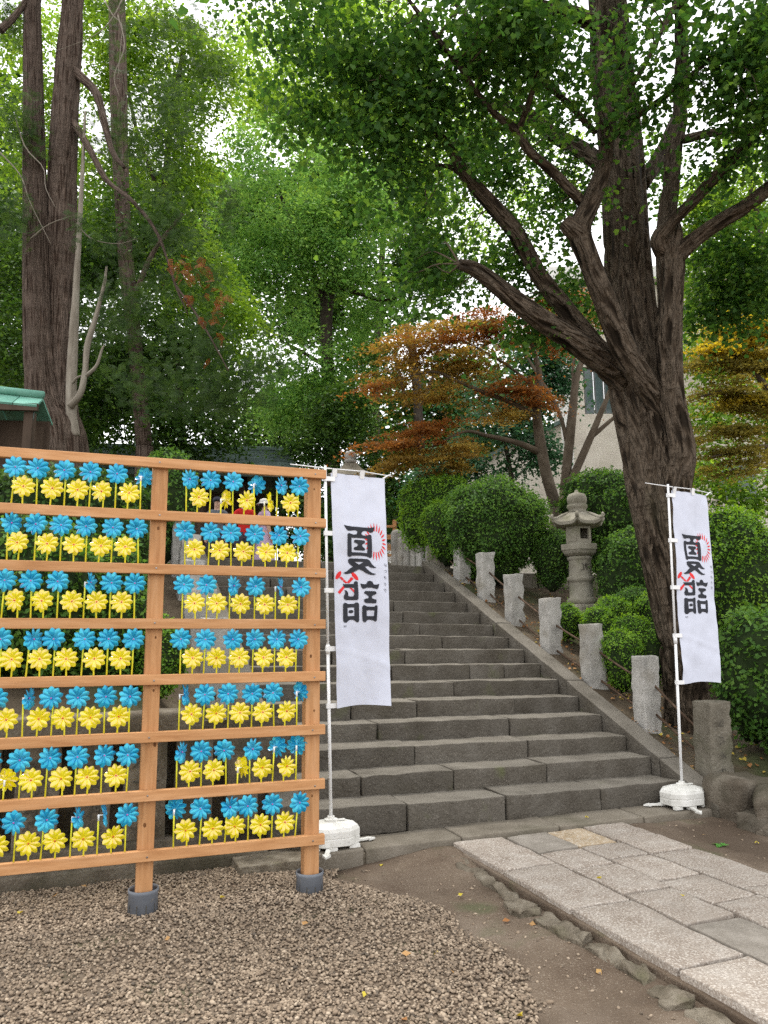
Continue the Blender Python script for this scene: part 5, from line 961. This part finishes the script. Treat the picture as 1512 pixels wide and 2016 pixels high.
tree('holly_tree', 'glossy dark green tree in front of the beige building', (990, 940, 18.5), [[(1010, 960, 18.5, 10), (1000, 900, 18.5, 9), (985, 830, 18.5, 8), (990, 760, 18.5, 5)], [(940, 960, 18.6, 7), (935, 900, 18.6, 6), (930, 860, 18.6, 4)], [(1000, 900, 18.5, 6), (1040, 860, 18.4, 4), (1070, 840, 18.4, 3)]], 'bark_dark',
     [(960, 840, 18.3, 70, 40), (1030, 790, 18.6, 60, 50), (900, 900, 18.4, 70, 40), (1000, 900, 18.3, 80, 40), (1060, 700, 19, 60, 60), (1100, 740, 19, 40, 50, 0, .7), (1070, 880, 18.3, 40, 30), (930, 780, 19, 70, 40), (850, 940, 18.5, 60, 30), (1090, 640, 19.5, 50, 40, 0, .6)], 950, 26, .12, 'leaf_blue', group='trees behind the steps', gap=.68, spreadr=.25)
tree('broadleaf_tree', 'bright green broadleaf tree beyond the maples, seen through the ginkgo limbs', (1500, 900, 22), [[(1520, 900, 22, 26), (1515, 700, 22, 24), (1500, 500, 22, 18), (1470, 300, 22, 12)], [(1510, 640, 22, 12), (1440, 500, 22, 8)]], 'bark_dark',
     [(1450, 400, 22, 110, 90), (1500, 520, 22, 100, 90), (1400, 540, 22, 70, 70), (1440, 620, 22, 80, 50), (1380, 420, 22.5, 50, 70), (1500, 300, 22.5, 90, 80, 0, .7), (1420, 900, 20, 80, 50), (1480, 960, 19, 60, 50), (1450, 830, 20, 60, 40), (1400, 690, 21, 60, 60), (1480, 690, 21, 70, 60), (1410, 800, 20, 60, 50), (1500, 800, 20, 60, 60), (1390, 920, 19, 40, 50)], 420, 115, .14, 'leaf_bright', group='trees behind the steps', gap=.8, spreadr=.4, flat=.42)
tree('sapling_tree', 'slender bright-leaved tree far behind the ginkgo canopy', (760, 700, 30), [[(740, 700, 30, 14), (760, 400, 30, 12), (790, 100, 30, 8)], [(755, 420, 30, 8), (650, 200, 30, 5)]], 'bark_dark',
     [(560, 120, 30, 130, 130), (700, 80, 30, 140, 130), (650, 230, 30, 140, 60), (820, 200, 30, 90, 130), (840, 360, 30, 80, 80), (500, 210, 30, 60, 60), (780, 330, 30, 80, 60), (640, 360, 29, 130, 60), (760, 450, 29, 70, 70), (960, 420, 30, 90, 90, 0, .5), (1060, 330, 30, 90, 110, 0, .5), (940, 250, 30, 80, 90, 0, .5)], 680, 105, .18, 'leaf_lime', group='trees behind the steps', gap=.85, spreadr=.52, flat=.42)
# far wood closing the view
fw = thing('far_wood', (0, 45, TOPZ), 'far-off wood closing the view behind the shrine hall', 'wood'); del fw['category']; 
bpy.data.objects.remove(fw); o_ = bpy.data.objects.new('tmp', None); ORG['tmp'] = np.zeros(3)
P, D = blob_points([(60, 780, 40, 260, 120), (350, 760, 42, 260, 110), (100, 500, 42, 260, 200), (380, 480, 44, 150, 170), (620, 800, 46, 160, 70), (-150, 300, 42, 250, 350), (950, 900, 45, 260, 60), (1600, 800, 44, 260, 150), (1500, 560, 44, 170, 120), (1250, 880, 45, 200, 80), (800, 830, 40, 150, 90), (960, 760, 42, 150, 90), (480, 850, 44, 160, 60), (600, 620, 40, 150, 90), (760, 600, 40, 120, 90), (470, 420, 42, 70, 80), (600, 420, 44, 150, 120)], 7400, .1, 5, .9, .5)
n = len(P); off = rng.standard_normal((n, 22, 3)) * .7; off[:, :, 2] *= .5; C = (P[:, None] + off).reshape(-1, 3); C = C[C[:, 2] > TOPZ]; TV, TF = TPL['oval']
ld_ = bpy.data.objects.new('zz', None); ORG[ld_.name] = np.zeros(3); wood = leaves('far_wood', C, np.tile([[0, -.3, 1.]], (len(C), 1)), rng.uniform(.36, .62, len(C)), 'oval', 'leaf_dark', ld_, .5 + .25 * rng.standard_normal(len(C)), tilt=.8)
wood.parent = None; bpy.data.objects.remove(ld_); bpy.data.objects.remove(o_); tag(wood, 'far-off wood closing the view behind the shrine hall', 'wood', kind='stuff')

# ---- maples
def maple(name, label, base, paths, layers, m, ncl, per, size, bark='bark_maple', m2=None):
    b = hY(*base); b[2] = zr(*st(b)) if st(b)[1] < 6.2 else TOPZ; b[2] -= .1; t = thing(name, b, label, 'tree', 'japanese maples in the garden'); mb = MB()
    for k, p_ in enumerate(paths): limb(mb, p_, 26, 12, .003, (9, 2), 70 + k)
    f = hY(*paths[0][0][:3]); mb.tube([[f[0], f[1], b[2] - .1], f], [paths[0][0][3] / 2 * paths[0][0][2] / FPX * 1.1, paths[0][0][3] / 2 * paths[0][0][2] / FPX], 12)
    part('trunk', mb, bark, t, True)
    # flat sprays of small leaves in tiers
    for mm, sel in ((m, 0), (m2 or m, 1)):
        bl_ = layers[sel]
        if not bl_: continue
        P, D = blob_points([(q[0], q[1], q[2], q[3] * .95, q[4] * 1.25) for q in bl_], ncl, .0, 8); n = len(P)
        ctr = hY(*paths[0][-1][:3]); out = P - ctr; out[:, 2] = 0; ang = np.arctan2(out[:, 1], out[:, 0]) + rng.normal(0, .5, n); ln_ = rng.uniform(.6, 1.25, n)
        al = rng.standard_normal((n, per)) * .3 * ln_[:, None]; wd_ = rng.standard_normal((n, per)) * .13 * ln_[:, None]; tl_ = rng.normal(-.08, .12, n)[:, None]
        zz_ = rng.standard_normal((n, per)) * .022 + tl_ * al - .35 * np.clip(al, 0, 2) ** 2 - .25 * wd_ ** 2
        C = (P[:, None] + np.stack([np.cos(ang)[:, None] * al - np.sin(ang)[:, None] * wd_, np.sin(ang)[:, None] * al + np.cos(ang)[:, None] * wd_, zz_], -1)).reshape(-1, 3)
        tt = np.repeat(.5 + .25 * rng.standard_normal(n), per) + .18 * rng.standard_normal(len(C))
        leaves('crown', C, np.tile([[0, -.1, 1.]], (len(C), 1)), size * rng.uniform(.7, 1.3, len(C)), 'star', mm, t, tt, tilt=.5)
    return t
maple('maple_tree', 'orange-brown maple spreading flat sprays over the clipped shrubs', (1095, 1000, 14.2), [[(1095, 1000, 14.2, 26), (1075, 930, 14.2, 24), (1062, 860, 14.2, 21), (1056, 800, 14.2, 17), (1062, 740, 14.2, 14), (1050, 690, 14.2, 10), (1030, 620, 14.1, 6)], [(1062, 890, 14.2, 14), (1020, 872, 14, 12), (960, 858, 13.8, 9), (915, 850, 13.6, 6), (850, 880, 13.4, 4)], [(1058, 820, 14.2, 12), (1000, 790, 14, 9), (950, 772, 13.8, 9), (900, 750, 13.6, 7), (850, 732, 13.4, 5), (780, 750, 13.2, 3)], [(1060, 770, 14.2, 8), (1000, 720, 14, 6), (930, 680, 13.8, 4), (860, 650, 13.6, 3)]],
      ([(880, 660, 13.6, 130, 22), (800, 700, 13.4, 90, 26), (900, 720, 13.7, 130, 28), (770, 745, 13.3, 70, 16), (860, 780, 13.6, 110, 18), (860, 890, 13.2, 110, 22), (800, 905, 13.2, 90, 18), (900, 915, 13.3, 90, 14), (980, 820, 13.9, 70, 14)],
       [(920, 630, 13.8, 100, 16), (740, 765, 13.2, 50, 8), (1000, 770, 13.9, 90, 20), (1060, 790, 14, 60, 12), (850, 850, 13.2, 90, 20), (780, 880, 13., 70, 16), (960, 650, 14, 90, 30), (1080, 660, 14.2, 70, 40), (840, 680, 13.5, 80, 14)]), 'leaf_maple', 110, 160, .056, m2='leaf_maple_red')
maple('maple_tree', 'grey-stemmed maple with several bare upright stems before the beige building', (1120, 960, 16), [[(1112, 965, 16, 22), (1120, 880, 16, 20), (1128, 800, 16, 17), (1136, 740, 16, 14), (1165, 660, 16, 8)], [(1118, 960, 15.9, 16), (1150, 890, 15.9, 16), (1180, 820, 15.9, 13), (1200, 770, 15.9, 9), (1215, 720, 15.9, 6)], [(1118, 880, 16, 9), (1100, 810, 16, 8), (1060, 740, 16, 6), (1030, 690, 16, 4)], [(1165, 860, 15.9, 9), (1200, 830, 15.9, 8), (1235, 800, 15.9, 6)], [(1130, 790, 16, 6), (1128, 720, 16, 5), (1140, 680, 16, 3)]],
      ([(1120, 640, 16.2, 80, 20), (1180, 600, 16.3, 50, 20)], [(1090, 600, 16.2, 70, 16)]), 'leaf_maple', 26, 180, .06, m2='leaf_maple_red')
maple('maple_tree', 'golden yellow-brown maple behind the banner that hangs by the ginkgo trunk', (1560, 980, 13), [[(1580, 980, 13, 24), (1560, 880, 13, 20), (1530, 800, 13, 16), (1490, 740, 13, 10), (1440, 700, 13, 6)], [(1555, 880, 13, 10), (1480, 880, 12.8, 7), (1400, 900, 12.6, 4)], [(1540, 820, 13, 9), (1450, 770, 12.8, 6), (1380, 780, 12.7, 4)]],
      ([(1470, 720, 13, 90, 22), (1440, 770, 12.8, 90, 22), (1490, 800, 12.8, 70, 22), (1430, 850, 12.7, 90, 16), (1470, 890, 12.6, 80, 20), (1430, 925, 12.6, 70, 14), (1390, 720, 12.9, 40, 16)], [(1480, 665, 13.1, 80, 24), (1420, 690, 13, 80, 16), (1500, 720, 13.1, 50, 16), (1440, 640, 13.2, 60, 18), (1460, 790, 12.9, 60, 10)]), 'leaf_maple_olive', 95, 160, .058, m2='leaf_maple_gold')

# ---- clipped shrubs
def shrub(label, px, py, Y, rx, ry, m='leaf_hedge', size=.032, dens=1., group='clipped round shrubs in the garden', bumps=.15, rdep=None, ground=None, name='clipped_shrub'):
    c = hY(px, py, Y); s = Y / FPX; R = np.array([rx * s, rdep or rx * s, ry * s]); b = c.copy()
    su_, sv_ = st(c); g = ground if ground is not None else (TOPZ if sv_ > 6.2 else (zr(su_, sv_) if su_ > 0 else zl(su_, sv_))); b[2] = min(g, c[2] - R[2] * .5)
    t = thing(name, b, label, 'shrub', group)
    bmv = bmesh.new(); bmesh.ops.create_icosphere(bmv, subdivisions=4, radius=1); V = np.array([v.co[:] for v in bmv.verts]); F = np.array([[v.index for v in f.verts] for f in bmv.faces]); bmv.free()
    def shape(d): 
        q = d.copy(); low = q[:, 2] < 0
        q[low, 2] *= max(1., (c[2] - b[2]) / R[2]); q[low, :2] *= (1 - .25 * np.clip(-d[low, 2:3], 0, 1) ** 2)
        k = 1 + bumps * fbm(d * 1.0 + px, 1.7, int(px)) + .09 * fbm(d + py, 4.5, int(py)); return c + q * R * k[:, None]
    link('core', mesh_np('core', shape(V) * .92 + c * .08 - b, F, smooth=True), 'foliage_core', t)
    area = 4 * math.pi * ((R[0] * R[1]) ** 1.6 / 3 + 2 * (R[0] * R[2]) ** 1.6 / 3) ** (1 / 1.6); n = int(min(26000, area * .75 / (size * size * .32) * 1.9 * dens))
    d = unit(rng.standard_normal((n, 3))); d = d[(d[:, 1] < .55) & (d[:, 2] > -.85)]; P = shape(d); P = c + (P - c) * np.where(rng.random(len(P)) < .05, rng.uniform(1.02, 1.1, len(P)), rng.uniform(.88, 1.03, len(P)))[:, None]
    P += .02 * rng.standard_normal(P.shape)
    leaves('foliage', P, d * .8 + [0, 0, .5], size * rng.uniform(.7, 1.4, len(P)), 'oval', m, t, .5 + .3 * fbm(P, 5, 3) + .2 * rng.standard_normal(len(P)), tilt=.75); return t
shrub('big round clipped shrub overhanging the retaining wall beside the granite posts', 970, 1030, 12.2, 106, 84, 'leaf_hedge', .042, 1., ground=2.3)
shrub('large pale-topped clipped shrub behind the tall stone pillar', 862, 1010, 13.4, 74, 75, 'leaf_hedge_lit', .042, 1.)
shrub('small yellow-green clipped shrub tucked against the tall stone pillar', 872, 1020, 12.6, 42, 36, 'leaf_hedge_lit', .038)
shrub('broad loose shrub behind the stone lantern, before the beige building', 1195, 1000, 13.2, 95, 78, 'leaf_hedge', .055, .8, bumps=.2, ground=2.5)
shrub('low clipped shrub squeezed between the big round shrub and the lantern', 1085, 1085, 12., 45, 42, 'leaf_hedge', .04, ground=2.3)
shrub('dark clipped shrub against the ginkgo trunk, above the small mounds', 1235, 1110, 11., 58, 62, 'leaf_hedge', .042)
for k, (x, y, Y, rx, ry, lab) in enumerate([(1208, 1205, 9.9, 34, 30, 'round clipped mound right behind the granite posts, below the lantern'), (1250, 1182, 10.3, 36, 24, 'dark low clipped mound behind the others, nearest the lantern wall'), (1285, 1200, 10., 32, 30, 'clipped mound half hidden by the ginkgo trunk, upper of two'), (1180, 1225, 9.7, 34, 28, 'small clipped mound directly under the lantern base'),
        (1245, 1240, 9.2, 34, 28, 'clipped mound in the middle of the mound cluster'), (1222, 1278, 8.9, 40, 36, 'lowest clipped mound, just behind the nearest railing span'), (1275, 1262, 9.1, 30, 32, 'clipped mound half hidden by the ginkgo trunk, lower of two'), (1120, 1215, 10.3, 26, 24, 'tiny clipped mound close to the middle railing posts')]):
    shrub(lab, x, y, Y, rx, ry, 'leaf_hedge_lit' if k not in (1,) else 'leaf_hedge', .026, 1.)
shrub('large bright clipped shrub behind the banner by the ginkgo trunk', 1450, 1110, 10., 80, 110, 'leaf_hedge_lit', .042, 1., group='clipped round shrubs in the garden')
shrub('leafy bush spilling over the boulders beside the banner', 1500, 1330, 7.9, 92, 135, 'leaf_hedge', .06, .8, bumps=.2, name='leafy_bush', group='leafy bushes')
shrub('dark bush at the foot of the garden beyond the boulders', 1600, 1440, 7.6, 90, 80, 'leaf_hedge', .05, .8, bumps=.2, name='leafy_bush', group='leafy bushes')
# hedges behind the carved wall
for k, (x, y, Y, rx, ry, sz, mm, lab) in enumerate([(70, 1190, 6.3, 130, 175, .05, 'leaf_hedge', 'broad leafy azalea hedge rising behind the carved wall at the pavilion side'), (215, 1230, 6.6, 90, 150, .045, 'leaf_hedge', 'azalea bush behind the carved wall, close to the rack\'s middle post'), (-110, 1200, 6.2, 140, 180, .05, 'leaf_hedge', 'azalea bush at the far end of the carved wall'),
        (315, 1300, 6.6, 45, 75, .03, 'leaf_hedge_lit', 'small tightly clipped azalea behind the cap beam near the stairs'), (130, 985, 9., 160, 60, .05, 'leaf_dark', 'dark shrub below the twin conifer trunks'), (330, 960, 10.5, 60, 75, .05, 'leaf_hedge', 'pale-topped shrub between the twin conifer and the shrine hall'), (250, 1080, 8.6, 60, 80, .05, 'leaf_dark', 'dark shrub behind the azaleas, below the shrine hall')]):
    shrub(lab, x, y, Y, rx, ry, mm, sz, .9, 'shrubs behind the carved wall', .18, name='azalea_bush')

# ---- small things on the ground
def weed(px, py, lab):
    c = hz(px, py, .0); t = thing('weed', c, lab, 'weed'); mb = 9
    a = rng.uniform(0, 6.28, mb); C = c + np.stack([np.cos(a) * .03, np.sin(a) * .03, np.full(mb, .018)], 1); leaves('leaf', C, np.tile([[0, 0, 1.]], (mb, 1)), rng.uniform(.05, .075, mb), 'oval', 'leaf_weed', t, rng.random(mb), np.stack([np.cos(a), np.sin(a), 0 * a + .15], 1), .15)
weed(752, 1678, 'small green weed rooted under the ledge beside the banner stand'); weed(1205, 1852, 'tiny weed sprouting from the rubble edging')
weed(1418, 1668, 'tiny weed at the dirt side of the paved path')
FL = [(950, 1705, 0), (905, 1763, 0), (1015, 1772, 0), (1060, 1779, 0), (1345, 1764, 0, .13), (997, 1813, 2), (1048, 1823, 1), (1180, 1918, 1), (800, 1880, 1), (895, 1919, 1), (860, 1880, 0), (720, 1960, 0), (1025, 2000, 0), (795, 2012, 2), (690, 1697, 0), (750, 1706, 0), (805, 1680, 1), (1340, 1935, 2), (1450, 1636, 0), (1275, 1630, 0), (165, 1745, 1), (110, 1765, 1), (240, 1730, 1), (437, 1768, 0), (40, 1798, 0), (1155, 1610, 0, .125), (982, 1478, 0, .6), (935, 1712, 0), (600, 1820, 1), (330, 1850, 1), (1180, 1730, 0, .131), (1430, 1700, 0), (1385, 1648, 1), (1490, 1660, 0)]
yl = ['yellow', 'tan', 'dark brown']; near_ = ['on the bare dirt', 'on the gravel', 'on the paving']
cntr = {}
for k, q in enumerate(FL):
    px, py, ty = q[:3]; zz = q[3] if len(q) > 3 else (.05 if px < 860 and py > 1740 else .014); c = hz(px, py, zz if zz < .5 else 0.) if zz < .5 else hsv(px, py, TREAD * 2 + .1)
    if zz >= .5: c[2] = Z0 + 2 * RISE + .03
    sz = .034 if ty == 0 else .05; TV, TF = TPL['fan' if ty == 0 else 'oval']; V = TV * sz; V = V - V.mean(0); V[:, 2] += .008 * np.sin(np.arange(len(V)) * 2.1 + k) + .006
    V = V @ np.array(Euler((rng.normal(0, .15), rng.normal(0, .15), rng.uniform(0, 6.28))).to_matrix()).T; V[:, 2] -= V[:, 2].min() - .001
    top = V + [0, 0, .001]; me = mesh_np('fallen_leaf', V, TF, tint=np.full(len(V), [.0, .5, 1.][ty] + rng.uniform(-.1, .1)))
    o = link('fallen_leaf', me, 'leaf_fallen', None, c)
    su_, sv_ = st(c)
    if zz in (.6, .125): where = 'on the steps' if zz == .6 else 'on the ledge below the first step'
    elif .129 < zz < .132: where = 'on the paving well away from the ledge' if zz == .13 else 'on the paving near the ledge'
    elif zz == .05: where = 'on the gravel' + (' below the rack' if c[1] > 4.6 else ' bank beside the dirt' if c[0] > .1 else ' away from the rack')
    elif su_ > -1: where = 'on the dirt strip below the boulders' if su_ > -.5 else 'on the dirt hugging the paved path'
    elif abs(su_ + 2.72) < .16: where = 'against the rubble edging'
    elif sv_ > -.75: where = 'on the dirt close to the ledge'
    else: where = 'on the dirt between gravel and rubble edging'
    tag(o, f'fallen {yl[ty]} leaf lying {where}', 'leaf', f'fallen {yl[ty]} leaves {where}')
# leaf litter under the railing and the ginkgo
n = 1500; L1 = np.stack([rng.uniform(.25, 2.6, n), rng.uniform(-.1, 5.5, n), np.zeros(n)], 1); L1 = L1[rng.random(n) < np.exp(-(L1[:, 0] - .3) / 1.2)]
L1[:, 2] = idw(L1, RCTL) + .012; C = toworld(L1); lt = bpy.data.objects.new('zz', None); ORG[lt.name] = np.zeros(3)
ob = leaves('leaf_litter', C, np.tile([[0, 0, 1.]], (len(C), 1)), rng.uniform(.02, .05, len(C)), 'fan', 'leaf_fallen', lt, np.where(rng.random(len(C)) < .25, rng.uniform(0, .3, len(C)), rng.uniform(.6, 1., len(C))), tilt=.35); ob.parent = None; bpy.data.objects.remove(lt)
tag(ob, 'brown and yellow leaf litter strewn under the railing and ginkgo', 'leaf litter', kind='stuff')
# ================================================================== PINWHEEL RACK
FA = .3417; FU = np.array([math.cos(FA), math.sin(FA), 0]); FVv = np.array([-math.sin(FA), math.cos(FA), 0]); FO = np.array([-.4493, 5.0258, 0]); FT = -.0112
RF = np.array(Matrix.Rotation(FA, 3, 'Z')); SP = 1.01
def Fp(s, d, z): return FO + FU * s + FVv * d + np.array([0, 0, z + FT * s])
ZR = [2.746 - .3374 * i for i in range(8)]
rack = thing('wooden_rack', Fp(-1.0, .05, 0), 'tall cedar rack with eight rails holding rows of blue and yellow pinwheels', 'rack')
RTILT = np.array(Matrix.Rotation(FA, 3, 'Z') @ Matrix.Rotation(-FT * 0, 3, 'Y'))
posts_s = [-.02, -SP - .02, -2 * SP - .02]
for k, s in enumerate(posts_s):
    V, F = rblock((1.36, .048, .049), .004, (1, 1, 1)); V = V[:, [1, 2, 0]] * [1, 1, 1]                # long axis up, grain along local x handled below
    me = MB(); V2, F2 = rblock((1.355, .049, .048), .005, (1, 1, 1)); me = MB().add(V2, F2).mesh('post', smooth=False); o = link('post', me, 'cedar', rack)
    Rm = Matrix(((0, FVv[0], FU[0]), (0, FVv[1], FU[1]), (1, 0, 0))).to_4x4(); Rm.translation = Vector(Fp(s, .07, 1.375) - ORG[rack.name]); o.matrix_local = Rm
    c = Fp(s, .07, .0); part('pvc_sleeve', MB().lathe(c, [(.085, -.05), (.085, .13), (.088, .135), (.088, .155), (.083, .155), (.081, .14), (.081, .06), (.02, .06)], 28), 'pvc_grey', rack, True)
    mb = MB()
    for q in range(10):
        a = q * .63 + .2; mb.box(c + [.0855 * math.cos(a), .0855 * math.sin(a), .045], (.0012, .0025, .035), np.array(Matrix.Rotation(a, 3, 'Z')))
    part('sleeve_slot', mb, 'engraving', rack)
rl0, rl1 = -2.16, .055
for i, z in enumerate(ZR):
    V2, F2 = rblock(((rl1 - rl0) / 2, .02, .031), .004, (1, 1, 1)); o = link('rail', MB().add(V2, F2).mesh('rail'), 'cedar', rack)
    R3 = Matrix(np.stack([np.array([FU[0], FU[1], FT]), FVv, [0, 0, 1]], 1).tolist()).to_4x4(); R3.translation = Vector(Fp((rl0 + rl1) / 2, .0, z - .031) - ORG[rack.name]); o.matrix_local = R3
    for s in posts_s[:2]:
        part('screw', MB().lathe(Fp(s + rng.uniform(-.01, .01), -.0215, z - .031 + rng.uniform(-.006, .006)), [(.0055, -.0005), (.0055, .001), (.003, .0015)], 10, R=np.stack([FU, [0, 0, 1], -FVv], 1)), 'screw', rack)
for (s, d, z, r) in [(-.025, .0205, 2.35, .007), (-.035, .0205, 1.5, .008), (-.02, .0205, 2.62, .005), (-.01, .0205, 1.15, .006), (-1.03, .0205, 2.3, .008), (-1.02, .0205, 1.62, .006), (-1.04, .0205, .52, .009), (-1.02, .0205, 1.3, .006), (-.02, .0205, .62, .006), (-1.0, .0205, .98, .009)]:
    part('knot', MB().lathe(Fp(s, d, z), [(r, -.0004), (r * .9, .0006), (r * .4, .0008)], 12, R=np.stack([FU, [0, 0, 1.5], -FVv], 1)), 'knot', rack)

# ---- pinwheels: one of each colour built, the rest copied
def petal_mesh(name):
    nu, nv = 4, 7; V = []; R_ = .068
    for i in range(nu + 1):
        for j in range(nv + 1):
            t = j / nv; r = .008 + t * (R_ - .008); wd = .0195 * (math.sin(math.pi * min(1, t * .92 + .06)) ** .75) * (.55 + .6 * t); s_ = (i / nu * 2 - 1)
            x = s_ * wd; cup = .011 * (1 - s_ ** 2) * math.sin(math.pi * t) + .006 * t
            y = -cup + .62 * x * (.4 + .6 * t)          # blade pitched about its own axis and cupped
            V.append((x, y, r))
    F = [[i * (nv + 1) + j, (i + 1) * (nv + 1) + j, (i + 1) * (nv + 1) + j + 1, i * (nv + 1) + j + 1] for i in range(nu) for j in range(nv)]
    return mesh_np(name, V, F, smooth=True)
def make_pinwheel(colour):
    root = bpy.data.objects.new('pinwheel', None); col.objects.link(root); root.empty_display_size = .05; ORG[root.name] = np.zeros(3)
    L = .213 if colour == 'blue' else .098
    mb = MB(); mb.tube([(0, 0, -.03), (0, 0, L - .006)], .0048, 8); link('stick', mb.mesh('stick', smooth=True), 'stick_yellow', root)
    hd = bpy.data.objects.new('rotor', None)
    mb = MB(); mb.tube([(0, 0, L - .03), (0, 0, L + .004)], .0058, 8); mb.tube([(0, .004, L), (0, -.03, L)], .003, 6); link('clip', mb.mesh('clip', smooth=True), 'plastic_white', root)
    mb = MB(); mb.lathe((0, 0, 0), [(.0005, -.001), (.013, -.001), (.013, .0012), (.0005, .0012)], 14, R=((1, 0, 0), (0, 0, -1), (0, 1, 0)))
    rot = link('rotor', mb.mesh('rotor'), 'film_' + colour, root); rot.location = (0, -.03, L); bpy.data.objects.remove(hd)
    pm = petal_mesh('petal')
    for k in range(10):
        p = link('petal', pm, 'film_' + colour, rot); p.rotation_euler = (0, k * math.pi / 5, 0); p.location = (0, .0006 * (k % 2), 0)
    mb = MB(); mb.lathe((0, -.006, 0), [(.0004, -.004), (.004, -.003), (.0048, 0), (.004, .005)], 10, R=((1, 0, 0), (0, 0, 1), (0, 1, 0))); link('hub', mb.mesh('hub', smooth=True), 'hub_pink' if colour == 'blue' else 'hub_red', rot)
    return root
TURN = {('b', 0, 0, 0): None}
# (bay, row, index): yaw in degrees, positive = faces towards the banner; 180 = back view
ODD = {('b', 1, 0, 5): 150, ('b', 1, 1, 0): 48, ('b', 1, 2, 3): 72, ('b', 1, 3, 1): 50, ('b', 1, 4, 1): 74, ('y', 1, 5, 0): 175, ('b', 1, 6, 3): 74, ('b', 1, 6, 4): 100, ('b', 1, 6, 2): 30, ('b', 1, 5, 2): 30,
       ('b', 0, 0, 0): 40, ('b', 0, 0, 3): 140, ('b', 0, 0, 4): 46, ('y', 0, 0, 1): 120, ('y', 0, 0, 3): 74, ('b', 0, 2, 2): 46, ('b', 0, 2, 4): 76, ('b', 0, 4, 0): 74, ('b', 0, 4, 5): 130,
       ('b', 0, 5, 0): 60, ('b', 0, 5, 3): 30, ('b', 0, 5, 4): 138, ('b', 0, 5, 5): 168, ('y', 0, 5, 2): 125, ('b', 0, 6, 0): 165, ('y', 0, 0, 2): 28, ('y', 0, 5, 4): 35, ('b', 1, 0, 4): 12}
protos = {'b': make_pinwheel('blue'), 'y': make_pinwheel('yellow')}; used = {'b': False, 'y': False}
for bay in (0, 1):
    s_hi, s_lo = (-.134, -.867) if bay == 0 else (-1.150, -1.881)
    for row in range(7):
        for kind, cnt in (('b', 6), ('y', 5)):
            for i in range(cnt):
                f_ = (i + (0 if kind == 'b' else .5)) / 5.; s = s_lo + (s_hi - s_lo) * f_ + rng.normal(0, .004)
                o = protos[kind] if not used[kind] else copy_tree(protos[kind]); used[kind] = True
                yaw = ODD.get((kind, bay, row, i), rng.normal(4, 9)); z = ZR[row + 1]
                o.location = Fp(s, .004 + rng.normal(0, .002), z); o.rotation_euler = (rng.normal(0, .015), rng.normal(0, .025), FA + math.radians(yaw) - .12)
                for ch in o.children:
                    if ch.name.startswith('rotor'):
                        for pt in ch.children:
                            if pt.name.startswith('petal'): pt.rotation_euler.x = rng.normal(0, .07); pt.rotation_euler.z = rng.normal(0, .12)
                        ch.rotation_euler = (rng.normal(-.06, .05), rng.uniform(0, math.pi / 5) if True else 0, 0)
                n_ = cnt - i; cn = 'blue' if kind == 'b' else 'yellow'
                if bay == 0: lab = f"{cn} pinwheel in the rack's {ordinal(row)} row from the top, {ordinal(n_ - 1)} {cn} from the banner-side post"
                else: lab = f"{cn} pinwheel in the rack's {ordinal(row)} row from the top, {ordinal(n_ - 1)} {cn} past the middle post"
                tag(o, lab, 'pinwheel', f'{cn} pinwheels on the rack')
